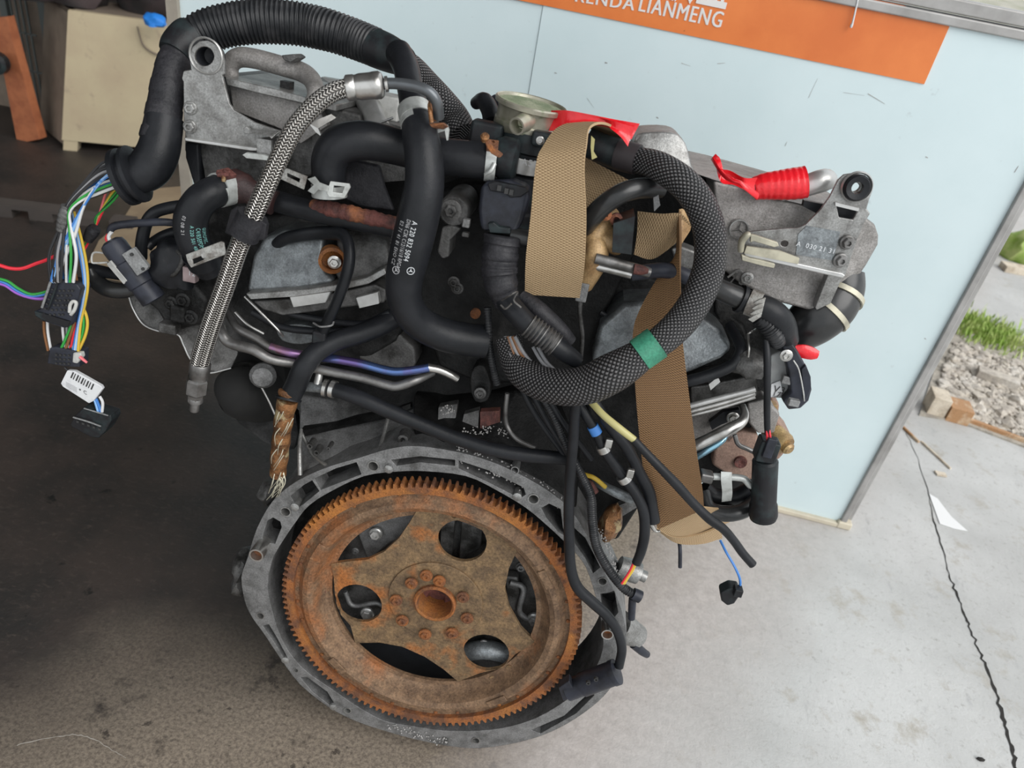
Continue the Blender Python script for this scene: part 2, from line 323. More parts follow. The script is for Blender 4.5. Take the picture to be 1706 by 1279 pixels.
# ================================================================== the place
def floor_mat():
    m = mat('floor_concrete', (.5,.5,.5), .75); nt = m.node_tree; b = nt.nodes['Principled BSDF']; nt.links
    tc = nn(nt, 'ShaderNodeTexCoord')
    def noise(s, d=6, r=.6, stretch=None):
        n = nn(nt, 'ShaderNodeTexNoise'); n.inputs['Scale'].default_value = s; n.inputs['Detail'].default_value = d; n.inputs['Roughness'].default_value = r
        if stretch:
            mp = nn(nt, 'ShaderNodeMapping'); mp.inputs['Scale'].default_value = stretch; nt.links.new(tc.outputs['Object'], mp.inputs[0]); nt.links.new(mp.outputs[0], n.inputs['Vector'])
        else: nt.links.new(tc.outputs['Object'], n.inputs['Vector'])
        return n.outputs['Fac']
    def rng(v, a, c, x=0., y=1.):
        r = nn(nt, 'ShaderNodeMapRange'); r.inputs['From Min'].default_value = a; r.inputs['From Max'].default_value = c; r.inputs['To Min'].default_value = x; r.inputs['To Max'].default_value = y
        nt.links.new(v, r.inputs['Value']); return r.outputs[0]
    def mx(f, a, c):
        x = nn(nt, 'ShaderNodeMix', data_type='RGBA'); nt.links.new(f, x.inputs[0])
        for i, q in ((6, a), (7, c)):
            if isinstance(q, tuple): x.inputs[i].default_value = (*q, 1)
            else: nt.links.new(q, x.inputs[i])
        return x.outputs[2]
    def mth(op, a, c):
        n = nn(nt, 'ShaderNodeMath', operation=op)
        for i, q in enumerate((a, c)):
            if isinstance(q, (int, float)): n.inputs[i].default_value = q
            else: nt.links.new(q, n.inputs[i])
        return n.outputs[0]
    pale = mx(rng(noise(5), .35, .7), (.56,.56,.55), (.43,.43,.42))
    pale = mx(rng(noise(90, 4, .8), .56, .78), pale, (.30,.29,.27))
    pale = mx(rng(noise(240, 4, .8), .64, .72), pale, (.25,.25,.245)); pale = mx(rng(noise(38, 6, .7, (1, .35, 1)), .60, .74), pale, (.37,.37,.37)); pale = mx(rng(noise(14, 6, .7), .56, .72), pale, (.38,.35,.30))
    oily_shaded = mx(rng(noise(7, 6, .6), .4, .66), (.050,.039,.034), (.024,.023,.022))
    oily_shaded = mx(rng(noise(70, 5, .8, (1, 2.2, 1)), .54, .72), oily_shaded, (.085,.068,.058)); oily_shaded = mx(rng(noise(20, 6, .7), .62, .68), oily_shaded, (.012,.012,.011))
    brown = mx(rng(noise(240, 5, .8), .40, .62), (.29,.24,.185), (.125,.10,.08)); brown = mx(rng(noise(34, 6, .75), .60, .66), brown, (.06,.048,.038))
    brown = mx(rng(noise(16, 5, .7), .60, .70), brown, (.045,.035,.028))
    sp = nn(nt, 'ShaderNodeSeparateXYZ'); nt.links.new(tc.outputs['Object'], sp.inputs[0])
    s = mth('ADD', mth('MULTIPLY', sp.outputs[0], -.55), mth('MULTIPLY', sp.outputs[1], .85)); s = mth('SUBTRACT', s, mth('MULTIPLY', mth('MAXIMUM', mth('ADD', sp.outputs[0], .1), 0.), 1.2))  # ramp towards the left: oil-dark concrete with part of the shade painted in
    s = mth('ADD', s, mth('MULTIPLY', mth('SUBTRACT', noise(4, 5, .6), .5), .28))
    warm = mx(rng(noise(70, 6, .8), .36, .70), (.49,.445,.42), (.35,.315,.295)); c = mx(rng(s, -.16, .14), pale, warm); c = mx(rng(s, .17, .40), c, brown); c = mx(rng(s, .50, .72), c, oily_shaded)
    nt.links.new(c, b.inputs['Base Color'])
    nt.links.new(rng(s, .3, .8, .8, .5), b.inputs['Roughness'])
    bp = nn(nt, 'ShaderNodeBump'); bp.inputs['Strength'].default_value = .35; bp.inputs['Distance'].default_value = .003
    nt.links.new(noise(160, 5, .7), bp.inputs['Height']); nt.links.new(bp.outputs[0], b.inputs['Normal'])
floor_mat()
mat('ground_dirt', (.36,.34,.29), .9, 0, (.22,.23,.15), 1.2, .4, .6, .4, 30, (.5,.48,.44), 3, .5, .7)
mat('chalk', (.36,.33,.29), .9)
mat('crack', (.022,.02,.018), .9)
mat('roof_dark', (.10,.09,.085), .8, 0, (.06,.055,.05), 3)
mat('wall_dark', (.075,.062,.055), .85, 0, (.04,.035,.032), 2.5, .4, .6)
mat('board_white', (.67,.785,.81), .32, 0, (.63,.75,.775), 6, .4, .65, 0, 100, (.52,.60,.62), 55, .68, .80)
mat('frame_grey', (.43,.42,.41), .45, .3, (.30,.29,.28), 20, .4, .7)
mat('frame_cream', (.62,.56,.44), .5, 0, (.50,.45,.36), 25, .4, .7)
mat('strip_beige', (.36,.32,.265), .6, 0, (.28,.25,.21), 25, .4, .7)
mat('sign_orange', (.80,.225,.055), .38, 0, (.70,.175,.04), 8, .42, .64, 0, 100, (.30,.09,.03), 70, .70, .76)
mat('sign_white', (.78,.76,.74), .5)
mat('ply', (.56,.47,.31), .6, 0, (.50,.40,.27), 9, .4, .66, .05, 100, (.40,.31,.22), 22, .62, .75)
mat('ply_dark', (.25,.20,.155), .7, 0, (.16,.125,.10), 12, .4, .66)  # darker, browner plywood tone
mat('wood_orange', (.46,.16,.07), .6, 0, (.34,.11,.05), 30, .4, .62, .1, 100)
mat('wood_brown', (.42,.23,.11), .7, 0, (.62,.50,.36), 30, .5, .7, .2, 100)
mat('wood_pale', (.66,.58,.47), .8, 0, (.42,.34,.25), 40, .45, .7, .3, 100)
mat('cardboard', (.33,.25,.16), .8, 0, (.25,.185,.12), 10, .4, .6)
mat('blue_cloth', (.02,.22,.72), .6); mat('cloth_dark', (.020,.018,.018), .8, 0, (.045,.03,.03), 12, .45, .65, .6, 30)
mat('rack_wire', (.12,.135,.13), .5, .4); mat('stone', (.55,.50,.43), .85, 0, (.36,.32,.28), 60, .4, .62, .3, 120, (.70,.66,.60), 25, .5, .7)
mat('gravel_bed', (.46,.42,.36), .95, 0, (.30,.27,.23), 40, .4, .6, .6, 60)
mat('grass', (.30,.46,.08), .6, 0, (.48,.56,.20), 30, .4, .6); mat('paper', (.80,.80,.80), .7)
def flat(name, px, m, z, parent=None, th=.002, frame=None, **kw):
    """thin slab lying on the floor, corners given where they meet it"""
    q = np.array([FLP(a, b, z) for a, b in px]); n = len(q)
    return obj(name, np.concatenate([q, q-V(0, 0, th)]), [tuple(range(n)), tuple(range(2*n-1, n-1, -1))]+[(i, (i+1) % n, n+(i+1) % n, n+i) for i in range(n)], m, parent, smooth=False, **kw)
def struct(o): o['kind'] = 'structure'; return o
fl = struct(obj('floor', [V(-5, -4, 0), V(9, -4, 0), V(9, 6.5, 0), V(-5, 6.5, 0), V(-5, -4, -.1), V(9, -4, -.1), V(9, 6.5, -.1), V(-5, 6.5, -.1)], [(0,1,2,3), (4,7,6,5), (0,4,5,1), (1,5,6,2), (2,6,7,3), (3,7,4,0)], 'floor_concrete', smooth=False, base=V(0,0,0)))
struct(obj('ground_yard', [V(-40, 6.5, -.03), V(60, 6.5, -.03), V(60, 80, -.03), V(-40, 80, -.03)], [(0,1,2,3)], 'ground_dirt', smooth=False))
# workshop shell on the left: roof, left and back walls
struct(box('ceiling', (-2.3, 1.7, 3.36), (5.4, 7.4, .12), 'roof_dark'))  # unseen workshop roof, its reach shaped to hold back sky light
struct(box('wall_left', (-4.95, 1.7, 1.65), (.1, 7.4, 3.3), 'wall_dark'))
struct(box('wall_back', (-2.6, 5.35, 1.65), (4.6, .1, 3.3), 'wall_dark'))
# expansion crack in the concrete
ck = [(1503,706),(1524,752),(1545,815),(1553,850),(1560,880),(1572,918),(1582,955),(1592,985),(1600,1005),(1610,1030),(1619,1052),(1632,1085),(1645,1115),(1660,1155),(1671,1195),(1681,1230),(1690,1262),(1700,1300)]
wd = [.5,.6,.8,.6,1.6,1.4,1.3,2.2,1.6,2.4,1.8,2.2,2.6,3.4,4.2,4,4.4,4.5]
random.seed(3); _q = []
for (x, y), (x2, y2), w0, w1 in zip(ck, ck[1:], wd, wd[1:]):
    for k in range(5): _t = k/5; _q.append((x+(x2-x)*_t+random.gauss(0, 1.1), y+(y2-y)*_t, w0+(w1-w0)*_t))
c1 = [FLP(x-w_*random.uniform(.3,1.1), y, .0006) for x, y, w_ in _q]; c2 = [FLP(x+w_*random.uniform(.3,1.2), y, .0006) for x, y, w_ in _q]
obj('crack', c1+c2, [(i, i+1, len(c1)+i+1, len(c1)+i) for i in range(len(c1)-1)], 'crack', fl, smooth=False)
c3 = [(a, b+random.gauss(0,.5)) for a, b, _ in crom([(28,1241,0),(60,1233,0),(100,1226,0),(130,1224,0),(160,1233,0),(185,1248,0),(210,1262,0)], 6)]
obj('chalk_line', [FLP(x, y-random.uniform(.2,1.3), .0005) for x, y in c3]+[FLP(x, y+random.uniform(.2,1.3), .0005) for x, y in c3], [(i, i+1, len(c3)+i+1, len(c3)+i) for i in range(len(c3)-1)], 'chalk', fl, smooth=False)
# ---- free-standing white board behind the engine
ZT = .752
bdT = thing('partition_board', 'large pale blue-white panel board in a metal frame standing behind the engine', 'board', V(-.09, YB+.015, 0))
XL, XM, XR = -.657, BD(893, 80)[0], .484
def brect(name, x0, x1, z0, z1, m, par, y0=0., th=.03, **kw): return box(name, ((x0+x1)/2, YB+y0+th/2, (z0+z1)/2), (x1-x0, th, z1-z0), m, par, **kw)
brect('backing', XL, XR, .01, ZT, 'board_white', bdT, .0035, .02)
brect('panel', XL, XM-.0004, .008, ZT, 'board_white', bdT, .0012, .002)
brect('panel', XM+.0003, XR, .008, ZT, 'board_white', bdT, .000, .003)
brect('edge_strip', XL-.017, XL, 0, ZT+.03, 'strip_beige', bdT, -.006, .04, label='weathered beige upright strip')
brect('edge_strip', XR, XR+.010, .012, ZT+.03, 'frame_grey', bdT, -.006, .04, bevel=.002, label='grey metal upright strip')
brect('edge_strip', XR+.0115, XR+.020, .012, ZT+.03, 'frame_grey', bdT, .004, .03, bevel=.002)
brect('bottom_rail', XL, XR, 0, .009, 'frame_cream', bdT, -.008, .04, bevel=.002)
brect('corner_cap', XR-.004, XR+.02, 0, .014, 'frame_cream', bdT, -.009, .042, bevel=.003)
brect('top_rail', XL, XR, ZT, ZT+.011, 'frame_grey', bdT, -.006, .04, bevel=.002)
brect('top_rail', XL, XR, ZT+.013, ZT+.028, 'frame_grey', bdT, .0, .03, bevel=.002)
# scratches and drill holes on the panel
for a, b, wd_ in (((1446,156),(1474,173),1.2), ((1405,154),(1440,159),.5), ((978,163),(990,180),.5), ((1135,105),(1150,110),.8), ((1195,106),(1208,105),.9), ((1008,104),(1012,105),2.2), ((924,121),(928,122),1.4), ((1094,195),(1097,197),1.8), ((1347,163),(1362,131),.6), ((1542,261),(1546,263),1.8), ((1540,563),(1543,565),1.5), ((1690,287),(1697,276),1.4), ((1308,243),(1311,236),.9)):
    A, B = BD(*a), BD(*b); A[1] = B[1] = YB-.0004; d = B-A; d /= np.linalg.norm(d); nrm = np.cross(d, V(0,1,0))*wd_*mpp(A)*.5
    obj('scratch', [A-nrm, A+nrm, B+nrm*.5, B-nrm*.5], [(0,1,2,3)], 'frame_grey', bdT, smooth=False)
# ---- orange sign on the board
sx1 = BD(1587, 27)[0]+.001; sz0, sz1 = BD(1540, 140)[2], BD(1587, 27)[2]; sx0 = BD(700, -40)[0]
sg = thing('sign', 'long orange sign strip with white lettering across the top of the board', 'sign', V((sx0+sx1)/2, YB-.002, sz0))
vS = [V(sx0, YB, sz0), V(sx1, YB, sz0), V(sx1, YB, sz1), V(BD(1575,24)[0], YB, sz1-.0005), V(BD(1542,26)[0], YB, sz1-.003), V(BD(1525,12)[0], YB, sz1-.0005), V(BD(1505,8)[0], YB, sz1+.001), V(sx0, YB, sz1+.001)]
obj('strip', [v-V(0,.0016,0) for v in vS]+[v-V(0,.0002,0) for v in vS], [tuple(range(8)), tuple(range(15,7,-1))]+[(i, (i+1) % 8, 8+(i+1) % 8, 8+i) for i in range(8)], 'sign_orange', sg, smooth=False)
def sign_text(s, a, b, h_px, name='lettering', bold=.0, dy=0.):
    """one line of lettering between two photographed baseline ends"""
    A, B = BD(*a), BD(*b); A[1] = B[1] = YB-.0022-dy; v, f = text_vf(s, 1., bold); wdt = v[:, 0].max()-v[:, 0].min(); d = B-A; ln = np.linalg.norm(d); ux = d/ln
    uz = np.cross(ux, V(0, 1, 0)); hs = h_px*mpp(A)/(v[:, 1].max()-v[:, 1].min())
    obj(name, [A+ux*(q[0]-v[:, 0].min())*ln/wdt+uz*(q[1]-v[:, 1].min())*hs for q in v], f, 'sign_white', sg, smooth=False, recalc=False)
sign_text('RENDA', (958,2), (1055,17), 19, bold=.0); sign_text('LIANMENG', (1063,18), (1199,46), 24, bold=.0)
sign_text('RENDA', (959.2,2.2), (1056.2,17.2), 19, dy=.0002); sign_text('LIANMENG', (1064.3,18.2), (1200.3,46.2), 24, dy=.0002)
sign_text('联盟', (1102,-2), (1207,20), 100, bold=.014, dy=.0004)
# white cable tie hanging over the sign
tie = thing('cable_tie', 'thin white cable tie hanging over the orange sign', 'cable tie', BD(1420, 44, YB-.006))
tube('strap', [BD(1430, -6, YB-.006), BD(1426, 14, YB-.006), BD(1419, 44, YB-.006)], [1.6,1.5,1.8], 'label_white', tie, 8)
tube('tip', [BD(1419.4, 40, YB-.006), BD(1417.5, 46, YB-.006)], [2.6,2.2], 'label_white', tie, 8)
# ---- plywood cabinet in the workshop, left
A = FLP(102, 250); D_ = FLP(232, 262); Bk = FLP(67, 219); fx = (D_-A)/np.linalg.norm(D_-A); fy = np.cross(V(0,0,1), fx)
if fy[1] < 0: fy = -fy
sy = (Bk-A)/np.linalg.norm(Bk-A)
def up_to(base, px_y):
    lo_, hi_ = 0., 3.
    for _ in range(40):
        m_ = (lo_+hi_)/2; q = base+V(0,0,m_)+fx*.19*m_-CAM; y_ = 639.5-FPX*(q @ CU)/(q @ FW)
        lo_, hi_ = (m_, hi_) if y_ > px_y else (lo_, m_)
    return m_
hC = up_to(A, 17); z0 = up_to(A, 233); wC = .62; dC = np.linalg.norm(Bk-A)*1.1
cab = thing('cabinet', 'pale plywood cabinet standing on short legs in the dark workshop', 'cabinet', A+fx*wC/2+sy*dC/2)
LEAN = fx*.19
def prism(name, c0, ex, ey, a, b, za, zb, m, par, **kw):
    q = [c0+ex*i*a+ey*j*b for i, j in ((0,0),(1,0),(1,1),(0,1))]
    return obj(name, [p+V(0,0,za)+LEAN*za for p in q]+[p+V(0,0,zb)+LEAN*zb for p in q], [(0,1,2,3), (4,7,6,5), (0,4,5,1), (1,5,6,2), (2,6,7,3), (3,7,4,0)], m, par, smooth=False, **kw)
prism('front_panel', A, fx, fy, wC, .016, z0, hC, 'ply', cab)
prism('side_panel', A+fy*.017, fx, sy, .014, dC, .01, hC, 'ply_dark', cab)
prism('body', A+fx*.02+fy*.02, fx, sy, wC-.03, dC-.03, z0+.01, hC-.02, 'ply_dark', cab)
prism('top_board', A+fy*.017, fx, sy, wC, dC, hC-.012, hC, 'ply_dark', cab)
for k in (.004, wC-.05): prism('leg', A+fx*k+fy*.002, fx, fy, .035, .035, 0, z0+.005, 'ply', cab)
prism('leg', A+fx*.02+sy*(dC-.06), fx, sy, .035, .035, 0, z0+.012, 'ply_dark', cab)
def blob(name, c, r, m, label, cat, seed=1, n=3, parent=None):
    random.seed(seed); bm = bmesh.new(); bmesh.ops.create_icosphere(bm, subdivisions=n, radius=1)
    from mathutils import noise as mn
    vs_ = []
    for v in bm.verts:
        k = 1+.35*mn.noise(v.co*1.7+Vector((seed*3.1, 0, 0))); co = np.array(v.co[:])*k
        co[2] = max(co[2], -.55); vs_.append(np.asarray(c)+co*np.asarray(r))
    fs = [tuple(v.index for v in f.verts) for f in bm.faces]; bm.free()
    o = obj(name, vs_, fs, m, parent)
    return setp(o, label, cat) if parent is None else o
tp = A+V(0,0,hC)+LEAN*hC
def onf(px, py, off=-.006):      # on the cabinet front
    d = ray(px, py); n_ = np.array([fy[0], fy[1], 0]); return CAM+d*(((A+fy*off-CAM) @ n_)/(d @ n_))
def ontop(px, py): d = ray(px, py); return CAM+d*((hC-HCAM)/d[2])
b_ = ontop(118, 2); blob('bundle', V(b_[0]-.02, b_[1], hC)+V(0,0,.05), (.12,.10,.09), 'cloth_dark', 'dark maroon crumpled bundle on the left of the plywood cabinet', 'bundle', 2)
b_ = ontop(222, 22); blob('bag', V(b_[0]+.05, b_[1]+.06, hC)+V(0,0,.055), (.12,.08,.10), 'cloth_dark', 'black bag lying on the right of the plywood cabinet', 'bag', 5)
b_ = ontop(258, 45); blob('cloth', V(b_[0], b_[1], hC)+V(0,0,.014), (.027,.022,.020), 'blue_cloth', 'small bright blue cloth on the cabinet top', 'cloth', 8)
cb = thing('cord', 'thin dark cord dangling down the plywood cabinet front', 'cord', A+fx*.42-fy*.006)
tube('cable', [onf(229,44), onf(233,60), onf(238,74), onf(248,84), onf(262,91), onf(272,93)], 1.5, 'ply_dark', cb, 8)
# leaning plank
YP = FLP(46, 236)[1]
pk = plate('plank', [(-12,30),(10,28),(66,232),(29,239)], .028, 'wood_orange', None, dirn=V(0,1,0), frame=lambda q: BD(q[0], q[1], YP), smooth=False)
setp(pk, 'reddish orange wooden plank leaning at the far left', 'plank')
bf = thing('black_fitting', 'round black fitting beside the orange plank', 'fitting', BD(2, 104, YP-.06))
lathe('knob', BD(0, 104, YP-.03), V(.3,-1,.1), [(.02,0),(.027,.004),(.027,.03),(.018,.034),(.015,.026)], 'plastic', bf)
lathe('stem', BD(0, 104, YP-.035), V(-.6,.5,-.1), [(.010,0),(.010,.12)], 'plastic', bf)
# wire rack
YW = YP+.16
rk = thing('wire_rack', 'grey wire mesh rack standing behind the orange plank', 'rack', V(BD(40, 200, YW)[0], YW, 0))
x0, x1 = BD(24, 90, YW)[0], BD(66, 90, YW)[0]; zt = 1.05
box('post', (x0, YW, zt/2), (.02,.02,zt), 'rack_wire', rk); box('post', (x1+.02, YW+.02, zt/2), (.02,.02,zt), 'rack_wire', rk)
for i in range(1, 5): box('wire', (x0+(x1-x0)*i/5, YW, zt/2), (.004,.004,zt), 'rack_wire', rk)
for i in range(9): box('wire', ((x0+x1)/2, YW, .14+i*.1), (x1-x0,.004,.004), 'rack_wire', rk)
brd = box('back_board', ((x0+x1)/2-.05, YW+.06, .26), (.34,.012,.52), 'ply_dark', None); setp(brd, 'dirty brown board standing behind the wire rack', 'board')
# dark batten, cardboard
bt = thing('batten', 'short dark timber batten lying on the floor at far left', 'timber', FLP(50, 366)); A2, B2 = FLP(-20, 352), FLP(104, 366)
ax = (B2-A2)/np.linalg.norm(B2-A2)
for k in range(4): box('block', A2+ax*(.035+k*.085)+V(0,0,.010), (.05,.04,.02), 'wall_dark', bt, ax=(ax, np.cross(V(0,0,1), ax), V(0,0,1)))
box('slat', (A2+B2)/2+V(0,0,.024), (np.linalg.norm(B2-A2),.04,.008), 'wall_dark', bt, ax=(ax, np.cross(V(0,0,1), ax), V(0,0,1)))
cbd = flat('cardboard_sheet', [(236,316),(304,310),(330,420),(300,500),(225,470),(140,452),(165,400),(200,372)], 'cardboard', .006, th=.006); setp(cbd, 'flat tan cardboard sheet on the floor behind the left hoses', 'cardboard')
# ---- yard to the right: gravel strip with kerb timber, blocks, grass
gv = flat('gravel_bed', [(1532,690),(1600,702),(1720,748),(1800,720),(1800,560),(1706,560),(1580,548)], 'gravel_bed', .004, th=.004); struct(gv)
random.seed(11); bm = bmesh.new(); bmesh.ops.create_icosphere(bm, subdivisions=1, radius=1); iv = np.array([v.co[:] for v in bm.verts]); ifc = [tuple(v.index for v in f.verts) for f in bm.faces]; bm.free()
def inpoly(x, y, poly):
    c = False; j = len(poly)-1
    for i in range(len(poly)):
        if (poly[i][1] > y) != (poly[j][1] > y) and x < (poly[j][0]-poly[i][0])*(y-poly[i][1])/(poly[j][1]-poly[i][1])+poly[i][0]: c = not c
        j = i
    return c
gp = [FLP(*q)[:2] for q in [(1545,680),(1600,698),(1720,742),(1790,715),(1790,640),(1706,612),(1590,574)]]
xs = [q[0] for q in gp]; ys = [q[1] for q in gp]; vs_, fs = [], []; cnt = 0
while cnt < 2600:
    x, y = random.uniform(min(xs), max(xs)), random.uniform(min(ys), max(ys))
    if not inpoly(x, y, gp): continue
    s = random.uniform(.003, .009)*(1.8 if random.random() < .06 else 1); sc_ = V(random.uniform(.8,1.4), random.uniform(.7,1.2), random.uniform(.5,.8))*s
    th = random.uniform(0, 6.28); q = iv*(1+np.random.RandomState(cnt).uniform(-.18,.18,(len(iv),1)))*sc_; q = np.stack([q[:,0]*math.cos(th)-q[:,1]*math.sin(th), q[:,0]*math.sin(th)+q[:,1]*math.cos(th), q[:,2]],1)
    n0 = len(vs_); vs_ += list(q+V(x, y, .004+sc_[2]*.5)); fs += [tuple(i+n0 for i in f) for f in ifc]; cnt += 1
setp(obj('gravel', vs_, fs, 'stone'), 'loose pale gravel beyond the concrete edge', 'gravel', None, 'stuff')
def strip_on_floor(name, a, b, w_, h, m, label, cat, z=0.):
    A_, B_ = FLP(*a), FLP(*b); ax_ = (B_-A_)/np.linalg.norm(B_-A_)
    return setp(box(name, (A_+B_)/2+V(0,0,z+h/2), (np.linalg.norm(B_-A_), w_, h), m, None, ax=(ax_, np.cross(V(0,0,1), ax_), V(0,0,1)), bevel=.001), label, cat)
strip_on_floor('timber_strip', (1606,702), (1730,748), .010, .012, 'wood_brown', 'long thin timber strip along the gravel edge', 'timber')
strip_on_floor('timber_block', (1539,680), (1568,688), .05, .045, 'wood_pale', 'pale whitish timber block beside the board edge', 'timber')
strip_on_floor('timber_block', (1570,690), (1607,700), .05, .035, 'wood_brown', 'brown timber block at the gravel edge', 'timber')
strip_on_floor('stone_slab', (1622,628), (1690,652), .035, .022, 'stone', 'long grey stone lying on the gravel', 'stone', .006)
strip_on_floor('stick', (1503,712), (1530,738), .005, .005, 'wood_brown', 'short reddish stick on the concrete by the board', 'stick')
strip_on_floor('stick', (1534,736), (1583,782), .004, .004, 'wood_pale', 'longer pale stick on the concrete beside the crack', 'stick')
setp(flat('wood_chip', [(1557,783),(1575,787),(1578,793),(1562,790)], 'wood_pale', .004, th=.003), 'small pale wood chip at the end of the stick', 'wood chip')
setp(flat('paper_scrap', [(1548,822),(1562,830),(1585,860),(1612,884),(1590,880),(1566,872)], 'paper', .0015, th=.001), 'white paper scrap lying beside the floor crack', 'paper')
setp(blob('pebble', FLP(1633,1266)+V(0,0,.002), (.006,.003,.003), 'crack', None, None, 4, 1), 'tiny dark pebble near the bottom right corner', 'pebble')
random.seed(5); vs_, fs = [], []
for k in range(1500):
    px, py = random.gauss(1640, 38), 0; py = 538+(px-1590)*.33+random.gauss(0, 12); b = FLP(px, py)
    if px < 1586 or px > 1760: continue
    h = random.uniform(.010,.032); a = random.uniform(0, 6.28); ln = V(math.cos(a), math.sin(a), 0)*h*random.uniform(.1,.6); sd_ = V(-math.sin(a), math.cos(a), 0)*.0022
    n0 = len(vs_); vs_ += [b-sd_, b+sd_, b+ln*.5+V(0,0,h*.6)+sd_*.7, b+ln+V(0,0,h), b+ln*.5+V(0,0,h*.6)-sd_*.7]; fs += [(n0,n0+1,n0+2,n0+4), (n0+4,n0+2,n0+3)]
setp(obj('grass_patch', vs_, fs, 'grass', smooth=False), 'patch of bright green grass behind the gravel', 'grass', None, 'stuff')
kb = strip_on_floor('kerb', (1668,448), (1790,472), .05, .02, 'wood_pale', 'low tan kerb far off in the yard', 'kerb')
for i, (px, py, s) in enumerate(((1696,430,.07), (1652,398,.03))): blob('bush', FLP(px, py)+V(0,0,s*.4), (s,s,s), 'grass', 'small green bush far off in the yard beside the board edge' if i else 'larger green bush far off in the yard', 'bush', 20+i)
# ================================================================== the engine
ENG = thing('engine', 'used V engine with rusty flywheel plate facing the viewer, standing on the floor', 'engine', V(HUB[0], HUB[1], 0), R_ENG)
M1 = .0006
# ---- bell housing flange (rear face of the block)
outer = [(408,1002),(402,962),(412,930),(428,880),(453,836),(484,808),(521,788),(558,774),(597,763),(647,748),(695,743),(763,753),(810,766),(851,783),(895,806),(934,833),(960,862),(980,896),(997,930),(1012,962),(1027,992),(1038,1024),(1044,1056),(1042,1090),(1034,1118),(1014,1150),(985,1178),(945,1205),(905,1224),(860,1237),(800,1246),(750,1243),(690,1231),(640,1217),(590,1200),(545,1176),(500,1140),(468,1098),(440,1056),(420,1028)]
inner = [(452,1012),(446,975),(452,938),(463,914),(493,869),(516,841),(556,816),(607,793),(657,786),(708,785),(776,793),(826,816),(876,846),(912,876),(939,901),(960,922),(977,947),(990,985),(998,1015),(1004,1052),(1004,1082),(990,1116),(965,1148),(935,1172),(895,1195),(850,1210),(800,1217),(740,1217),(690,1210),(645,1202),(607,1184),(556,1150),(503,1112),(470,1066)]
pockets = [[(437,895),(446,867),(455,862),(467,869),(469,878),(458,906),(440,903)], [(484,826),(506,808),(520,800),(532,818),(505,840),(495,846)],
  [(524,797),(560,780),(594,770),(602,790),(560,806),(534,816)], [(651,766),(700,760),(758,766),(758,776),(700,770),(660,776)], [(764,767),(815,784),(872,812),(876,824),(866,830),(815,804),(764,780)],
  [(902,846),(915,839),(934,848),(938,880),(945,895),(930,886),(910,862)], [(953,876),(975,896),(990,925),(1000,945),(988,955),(975,930),(958,905)],
  [(1000,989),(1024,987),(1030,1020),(1022,1030),(1004,1020)], [(437,1042),(448,1040),(460,1060),(474,1086),(480,1098),(474,1098),(457,1070)], [(500,1128),(512,1128),(545,1152),(556,1170),(548,1174),(520,1152)],
  [(885,1216),(940,1192),(975,1160),(988,1150),(990,1158),(960,1188),(900,1222)]]
HOLES = ((476,852,8), (622,776,8.5), (889,831,8.5), (1004,968,7), (434,1025,6), (493,1116,4), (579,1183,5.5), (793,1233,6), (648,778,5), (858,783,6))
flg = plate('bell_housing_flange', [crom([(*q, 0) for q in outer], 3, True)[:, :2].tolist(), crom([(*q, 0) for q in inner], 3, True)[:, :2].tolist()]+pockets+[ell(a, b, r*1.06, r*.92, 14) for a, b, r in HOLES[:8]], .066, 'cast', ENG, y=.0, bevel=.0022, label='grey cast aluminium bell housing rim')
plate('pocket_floor', [crom([(*q, 0) for q in outer], 3, True)[:, :2].tolist(), crom([(*q, 0) for q in inner], 3, True)[:, :2].tolist()], .012, 'cast_dark', flg, y=.024)
for k, (px, py, r) in enumerate(HOLES):
    c = P(px, py, -.0004); r *= mpp(c)
    lathe('bolt_hole', c, -EY, [(r*1.2,-.016), (r*1.2,.0006), (r*.95,.0006), (r*.86,-.012), (0,-.013)], 'alu' if k < 8 else 'cast', flg, 20)
for px, py, r in ((431,919,12), (1012,1050,10)):   # locating dowels, rusty inside
    c = P(px, py, -.012); r *= mpp(c); s_ = lathe('dowel_sleeve', c, -EY, [(r,-.016), (r*1.05,.004), (r*1.02,.006), (r*.8,.006), (r*.78,-.006)], 'steel', flg)
    lathe('dowel_bore', c, -EY, [(r*.8,-.008), (r*.79,-.001), (0,-.001)], 'rust', s_)
for px, py in ((648,780), (492,843), (862,826), (476,1098), (556,1176)): lathe('rib_stud', P(px, py, .001), -EY, [(.004,-.01), (.0042,.002), (.002,.003), (0,.003)], 'alu', flg, 12)
blobs = [((408,938),(.011,.02,.016)), ((404,968),(.009,.018,.018)), ((452,815),(.010,.02,.011))]
for (px, py), r in blobs: blob('casting_lug', P(px, py, .03), r, 'cast_grime', None, None, px, 3, flg)
tube('motor_lug', [(1030,1040,.04),(1062,1060,.05)], [26,20], 'alu', ENG, 20, label='bright casting lug sticking out at the right'); tube('lug_spigot', [(1055,1072,.04),(1070,1085,.045),(1078,1090,.05)], [8,7,6], 'plastic_navy', ENG, 12)
lathe('sensor_plug', P(1046, 948, .05), EX*.8-EZ*.2, [(.010,-.01), (.012,.0), (.011,.012), (.006,.014), (.006,.02)], 'alu', ENG, 14)
